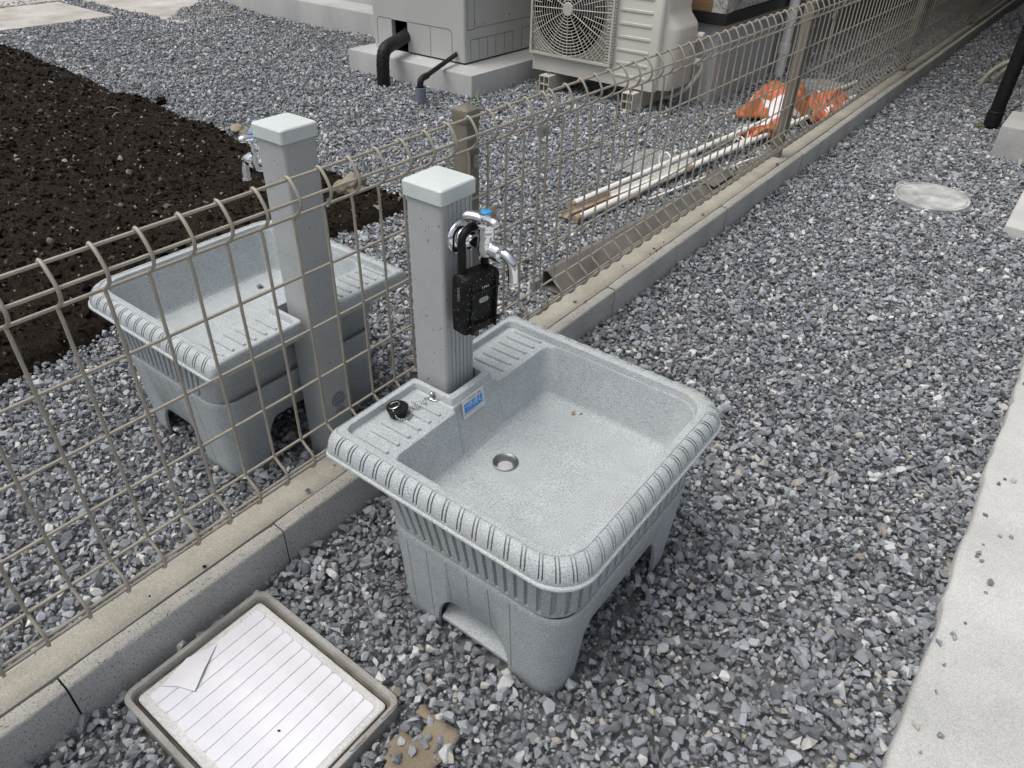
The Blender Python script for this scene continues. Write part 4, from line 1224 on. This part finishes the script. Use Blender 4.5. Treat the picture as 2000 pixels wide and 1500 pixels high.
for xf, lb in ((-1.502, 'cream plastic support block under the left end of the air conditioner'), (-.975, 'cream plastic support block under the right end of the air conditioner')):
    if ft0 is None:
        f = MB(); w_, h_, L_ = .033, .088, .40; t_ = .0045
        for a_, c_ in ((-w_, -w_+t_), (-t_/2, t_/2), (w_-t_, w_)): f.box(a_, c_, 0, L_, 0, h_)
        for a_, c_ in ((0, t_), (h_*.5-t_/2, h_*.5+t_/2), (h_-t_, h_)):
            for s0, s1 in ((-w_+t_, -t_/2), (t_/2, w_-t_)): f.box(s0, s1, .0005, L_-.0005, a_, c_)
        f.box(-w_+t_, w_-t_, .10, .105, t_, h_-t_)
        ft0 = f.build('support_block', 'pvc_foot', None, smooth=False); o = ft0
        bl = MB().lathe([(.006, .0), (.006, .014), (.003, .0145), (.003, .022), (.0005, .022)], 8, (0, .045, .082)); bo = bl.build('bolt', 'steel_dull', o, 40)
    else:
        o = ft0.copy(); C.objects.link(o); link_copy(bo, o)
    o.location = (xf, 2.185, .0)
    tag(o, lb, 'support block', 'support blocks under the air conditioner')

# ------------------------------------------------------------------ poles, gutter and banner lying behind the fence
def pole(p0, p1, r, label, endcol='rust'):
    t = thing('banner_pole', label, 'pole', group='banner poles lying behind the fence')
    MB().tube([p0, p1], r, 12).build('rod', 'pole', t, 60)
    d = (Vector(p1)-Vector(p0)).normalized()
    MB().tube([Vector(p0)-d*.004, Vector(p0)+d*.022], r*1.12, 12).build('end_cap', endcol, t, 60)
    return t
pole((-.463, .885, .024), (-.205, 3.57, .028), .0125, 'longest white pole with a rusty end lying furthest from the fence')
pole((-.379, .795, .022), (-.215, 2.52, .026), .0130, 'white pole with rusty tip lying in front of the half open channel')
pole((-.285, 1.50, .040), (-.105, 3.20, .034), .0115, 'white pole running under the orange banner to the fence foot')
pole((-.275, 1.14, .016), (-.150, 1.86, .020), .0050, 'thin cream rod lying between the poles and the grey gutter', 'pvc_foot')
hc = MB(); rings = []
for s_ in np.linspace(0, 1, 10):
    cx, cy = -.428+.10*s_, .80+.86*s_
    rings.append([(cx-.019*math.cos(R(a)), cy, .027-.017*math.sin(R(a))) for a in np.linspace(-8, 188, 9)]+[(cx+.0165*math.cos(R(a)), cy, .027-.0145*math.sin(R(180-a))) for a in np.linspace(-8, 188, 9)])
t = thing('channel', 'half open channel with rusty inside lying between two white poles', 'channel')
hc.loft(rings[:4], True, True).build('rusty_end', 'rust', t, 60)
MB().loft(rings[3:], True, True).build('trough', 'pole', t, 60)
rg0 = None
for i, (x, y, z, a, lb) in enumerate([(-.405, 1.52, .042, .3, 'white banner ring nearest the open pole ends'), (-.375, 1.90, .044, -.2, 'white banner ring halfway along the poles'), (-.25, 1.93, .046, .2, 'white banner ring over the front pole'), (-.30, 2.08, .046, .5, 'white banner ring just before the orange banner')]):
    if rg0 is None:
        rg0 = MB().tube([(0, .030*math.cos(2*math.pi*k/24), .030*math.sin(2*math.pi*k/24)) for k in range(24)], .0035, 6, closed=True).build('banner_ring', 'pole', None); o = rg0
    else: o = rg0.copy(); C.objects.link(o)
    o.location = (x, y, z); o.rotation_euler = (.5*a, .2, R(60)+a)
    tag(o, lb, 'ring', 'white rings on the banner poles')
# clear plastic sheet scrap
ps = NT('hazy_clear_sheet'); ps.set((.55, .57, .58), .25); ps.b.inputs['Alpha'].default_value = .22; M['sheet'] = ps.m
pv, pf = [], []
for i in range(10):
    for j in range(7):
        xx, yy = -.56+.028*i+.006*math.sin(j), 1.35+.055*j; pv.append((xx, yy, .016+.014*vnoise(xx, yy, 14, 21)))
for i in range(9):
    for j in range(6):
        a = i*7+j; pf.append((a, a+7, a+8, a+1))
o = MB().add(pv, pf).build('plastic_sheet', 'sheet', None, 80); md = o.modifiers.new('thickness', 'SOLIDIFY'); md.thickness = .0006
tag(o, 'crumpled clear plastic sheet lying beside the white poles', 'plastic sheet')
# grey gutter length: flat sided box section with open end
gt = thing('gutter', 'grey brown box section gutter lying along the foot of the fence', 'gutter')
def gring(cx, cy, w_, h_, z0, ins=0.0): return [(cx-w_+ins, cy, z0+ins), (cx+w_-.008-ins, cy, z0+ins), (cx+w_-ins, cy+.004, z0+.016), (cx+w_-.012, cy, z0+h_*.45-ins), (cx-w_+.018, cy, z0+h_-ins), (cx-w_+ins, cy, z0+h_-ins-.004)]
A, B = (-.150, .315), (-.095, 1.42)
g2 = MB()
o0, o1 = gring(*A, .036, .064, .012), gring(*B, .033, .056, .014)
i0, i1 = gring(*A, .036, .064, .012, .003), gring(A[0]+.01, A[1]+.25, .035, .062, .012, .003)
g2.loft([i1, i0, o0, o1], False, True); g2.build('trough', 'gutter', gt, 30)
iv = MB().add(gring(A[0]+.01, A[1]+.20, .034, .062, .012, .0035), [(0,1,2,3,4,5)]); iv.build('inner_dark', 'void', gt)
MB().add([(-.14,1.28,.085),(-.085,1.30,.070),(-.085,1.50,.070),(-.14,1.44,.095),(-.14,1.28,.082),(-.085,1.30,.067),(-.085,1.50,.067),(-.14,1.44,.092)], [(0,1,2,3),(7,6,5,4),(0,4,5,1),(1,5,6,2),(2,6,7,3),(3,7,4,0)]).build('end_plate', 'gutter', gt, 20)
o = MB().tube([(-.098, 1.30, .040), (-.080, 2.02, .046)], .020, 14).build('grey_pipe', 'gutter', None, 60)
tag(o, 'short grey pipe lying between the gutter and the block wall', 'pipe')
# banner cloth: crumpled heap
def cloth(name, cx, cy, lx, ly, h, seed, label):
    n, m_ = 46, 46; vs, fs = [], []
    rr = random.Random(seed)
    for i in range(n):
        for j in range(m_):
            s_, t_ = i/(n-1)*2-1, j/(m_-1)*2-1
            k = 1-.16*vnoise(np.array([s_*2.0+5]), np.array([t_*2.0+5]), 1.4, seed)[0]
            x_, y_ = cx+lx*s_*k+.03*math.sin(4*t_+seed), cy+ly*t_*k+.03*math.sin(5*s_+seed)
            e_ = max(0, 1-max(abs(s_), abs(t_))**3)
            nz = abs(2*vnoise(np.array([x_+7*seed]), np.array([y_]), 8, seed)[0]-1)*.55+abs(2*vnoise(np.array([x_]), np.array([y_+3*seed]), 17, seed+1)[0]-1)*.40+abs(2*vnoise(np.array([x_]), np.array([y_]), 36, seed+2)[0]-1)*.14
            vs.append((x_+.02*nz, y_, .016+h*e_*(.25+1.0*(1-nz))))
    for i in range(n-1):
        for j in range(m_-1):
            a = i*m_+j; fs.append((a, a+m_, a+m_+1, a+1))
    o = MB().add(vs, fs).build(name, 'cloth', None, 60)
    md = o.modifiers.new('thickness', 'SOLIDIFY'); md.thickness = .001
    return tag(o, label, 'banner', 'crumpled banners on the poles')
cloth('banner', -.345, 2.68, .14, .25, .15, 2, 'large crumpled orange and white banner heaped over the poles')
cloth('banner', -.175, 2.84, .065, .24, .10, 5, 'smaller crumpled orange and white banner against the fence foot')
cloth('banner', -.26, 2.28, .055, .20, .055, 9, 'wrapped orange and white banner end round the white poles')

# ------------------------------------------------------------------ small stones, plants
def boulder(name, loc, size, mat, label, cat, seed, rough=.16):
    bm = bmesh.new(); bmesh.ops.create_icosphere(bm, subdivisions=4, radius=1)
    rr = random.Random(seed); off = rr.uniform(0, 50)
    for v in bm.verts:
        p = v.co
        d = 1+rough*2*(vnoise(np.array([p.x*1.3+off]), np.array([p.y*1.3+p.z*1.7+off]), 1.3, seed)[0]-.5)+rough*.9*(vnoise(np.array([p.x*4+off]), np.array([p.y*4+p.z*5]), 1.3, seed+1)[0]-.5)
        d += rough*.35*(vnoise(np.array([p.x*13+off]), np.array([p.y*13+p.z*15]), 1.3, seed+2)[0]-.5)
        v.co = Vector((p.x*size[0], p.y*size[1], p.z*size[2]))*d
    me_ = bpy.data.meshes.new(name); bm.to_mesh(me_); bm.free()
    me_.materials.append(M[mat]); me_.polygons.foreach_set('use_smooth', [True]*len(me_.polygons))
    o = bpy.data.objects.new(name, me_); C.objects.link(o); o.location = loc; o.rotation_euler = (0, 0, rr.uniform(0, 3))
    return tag(o, label, cat)
boulder('rock', (-1.095, .395, .070), (.066, .05, .045), 'rock', 'fist sized brown rock at the corner of the soil bed', 'rock', 3, .30)
boulder('rock', (-2.02, .585, .045), (.05, .036, .026), 'rock', 'flat brown rock at the edge of the soil behind the rear tap', 'rock', 8, .25)
boulder('rock', (-2.66, .60, .055), (.026, .024, .02), 'soil', 'dark lump of soil on the far edge of the bed', 'clod', 12, .3)
boulder('rock', (-.965, .39, .03), (.022, .018, .013), 'rock', 'small tan stone at the right corner of the soil bed', 'rock', 15, .2)
peb = [((.012, -.735, .0885), .007, 'grey pebble on the tan wall top left of the near sink'), ((.006, .195, .0885), .008, 'grey pebble on the wall top beyond the near sink'),
       ((.012, .985, .0885), .008, 'small grey pebble on the wall top before the second fence post'), ((.020, 1.66, .0885), .010, 'white pebble on the wall top at the second fence post'),
       ((-.005, -.655, .0870), .004, 'tiny dark pebble on the wall top close to the near sink corner'), ((-.455, -.455, .245), .010, 'grey pebble on the floor of the rear sink')]
for i, (lc, s_, lb) in enumerate(peb):
    pm = bpy.data.objects.new('pebble', stone_mesh('pebble', 13, (1, .8, .6), 'stone', 90+i)); C.objects.link(pm)
    pm.location = lc; pm.scale = (s_*2, s_*2, s_*2); pm.rotation_euler = (0, 0, i*1.3); tag(pm, lb, 'pebble', 'single pebbles lying on top of things')
spk = MB()
for (x, y) in ((.018, .60), (.010, .64), (.022, .66), (.012, .70), (.024, .63), (.030, .655), (-.004, .47), (.026, .22), (.016, -.96), (.0, -1.05)):
    r_ = random.uniform(.0018, .004); spk.lathe([(.0002, -r_*.4), (r_, 0), (.0002, r_*.7)], 6, (x, y, .0845))
so_ = spk.build('dirt_crumbs', 'soil', None, 80); tag(so_, 'dark crumbs of dirt sprinkled on the tan wall top', kind='stuff')

def leaf_plant(name, loc, leaves, mat, label, cat='plant'):
    t = thing(name, label, cat, loc)
    for (az, ln, el, wd) in leaves:
        pts_l, pts_r = [], []
        for k in range(7):
            s_ = k/6; w_ = wd*math.sin(math.pi*min(1, .12+.88*s_))*(1-.25*s_)
            e_ = R(el)-s_*s_*R(45); rr_ = ln*s_*math.cos(e_); zz = ln*s_*math.sin(e_)+.004
            dx, dy = math.cos(R(az)), math.sin(R(az))
            pts_l.append((dx*rr_-dy*w_, dy*rr_+dx*w_, zz)); pts_r.append((dx*rr_+dy*w_, dy*rr_-dx*w_, zz))
        b_ = MB(); b_.add(pts_l+pts_r, [(k, k+1, k+8, k+7) for k in range(6)])
        o = b_.build('leaf', mat, t, 80); md = o.modifiers.new('thickness', 'SOLIDIFY'); md.thickness = .0006
    return t
leaf_plant('weed', (-1.655, 1.775, 0), [(100, .11, 66, .0042), (75, .06, 50, .004), (200, .05, 30, .004)], 'weed', 'thin grass blades at the front corner of the heater slab')
leaf_plant('seedling', (-1.32, -.66, .045), [(20, .045, 30, .009), (110, .04, 25, .008), (200, .045, 30, .009), (290, .035, 25, .008), (60, .03, 60, .006)], 'weed', 'tiny green seedling in the soil at the left edge')
leaf_plant('seedling', (-3.02, .18, .06), [(10, .06, 25, .010), (120, .05, 25, .009), (230, .055, 30, .010)], 'weed', 'tiny green seedling in the far part of the soil bed')
leaf_plant('weed', (.535, 3.17, 0), [(a, .035, 45, .004) for a in range(0, 360, 40)], 'weed', 'small tuft of weeds at the foot of the black downpipe')
leaf_plant('straw_stalk', (-2.55, .35, .06), [(250, .09, 62, .0035), (280, .07, 40, .003)], 'straw', 'bent dry straw stalk standing in the soil bed')
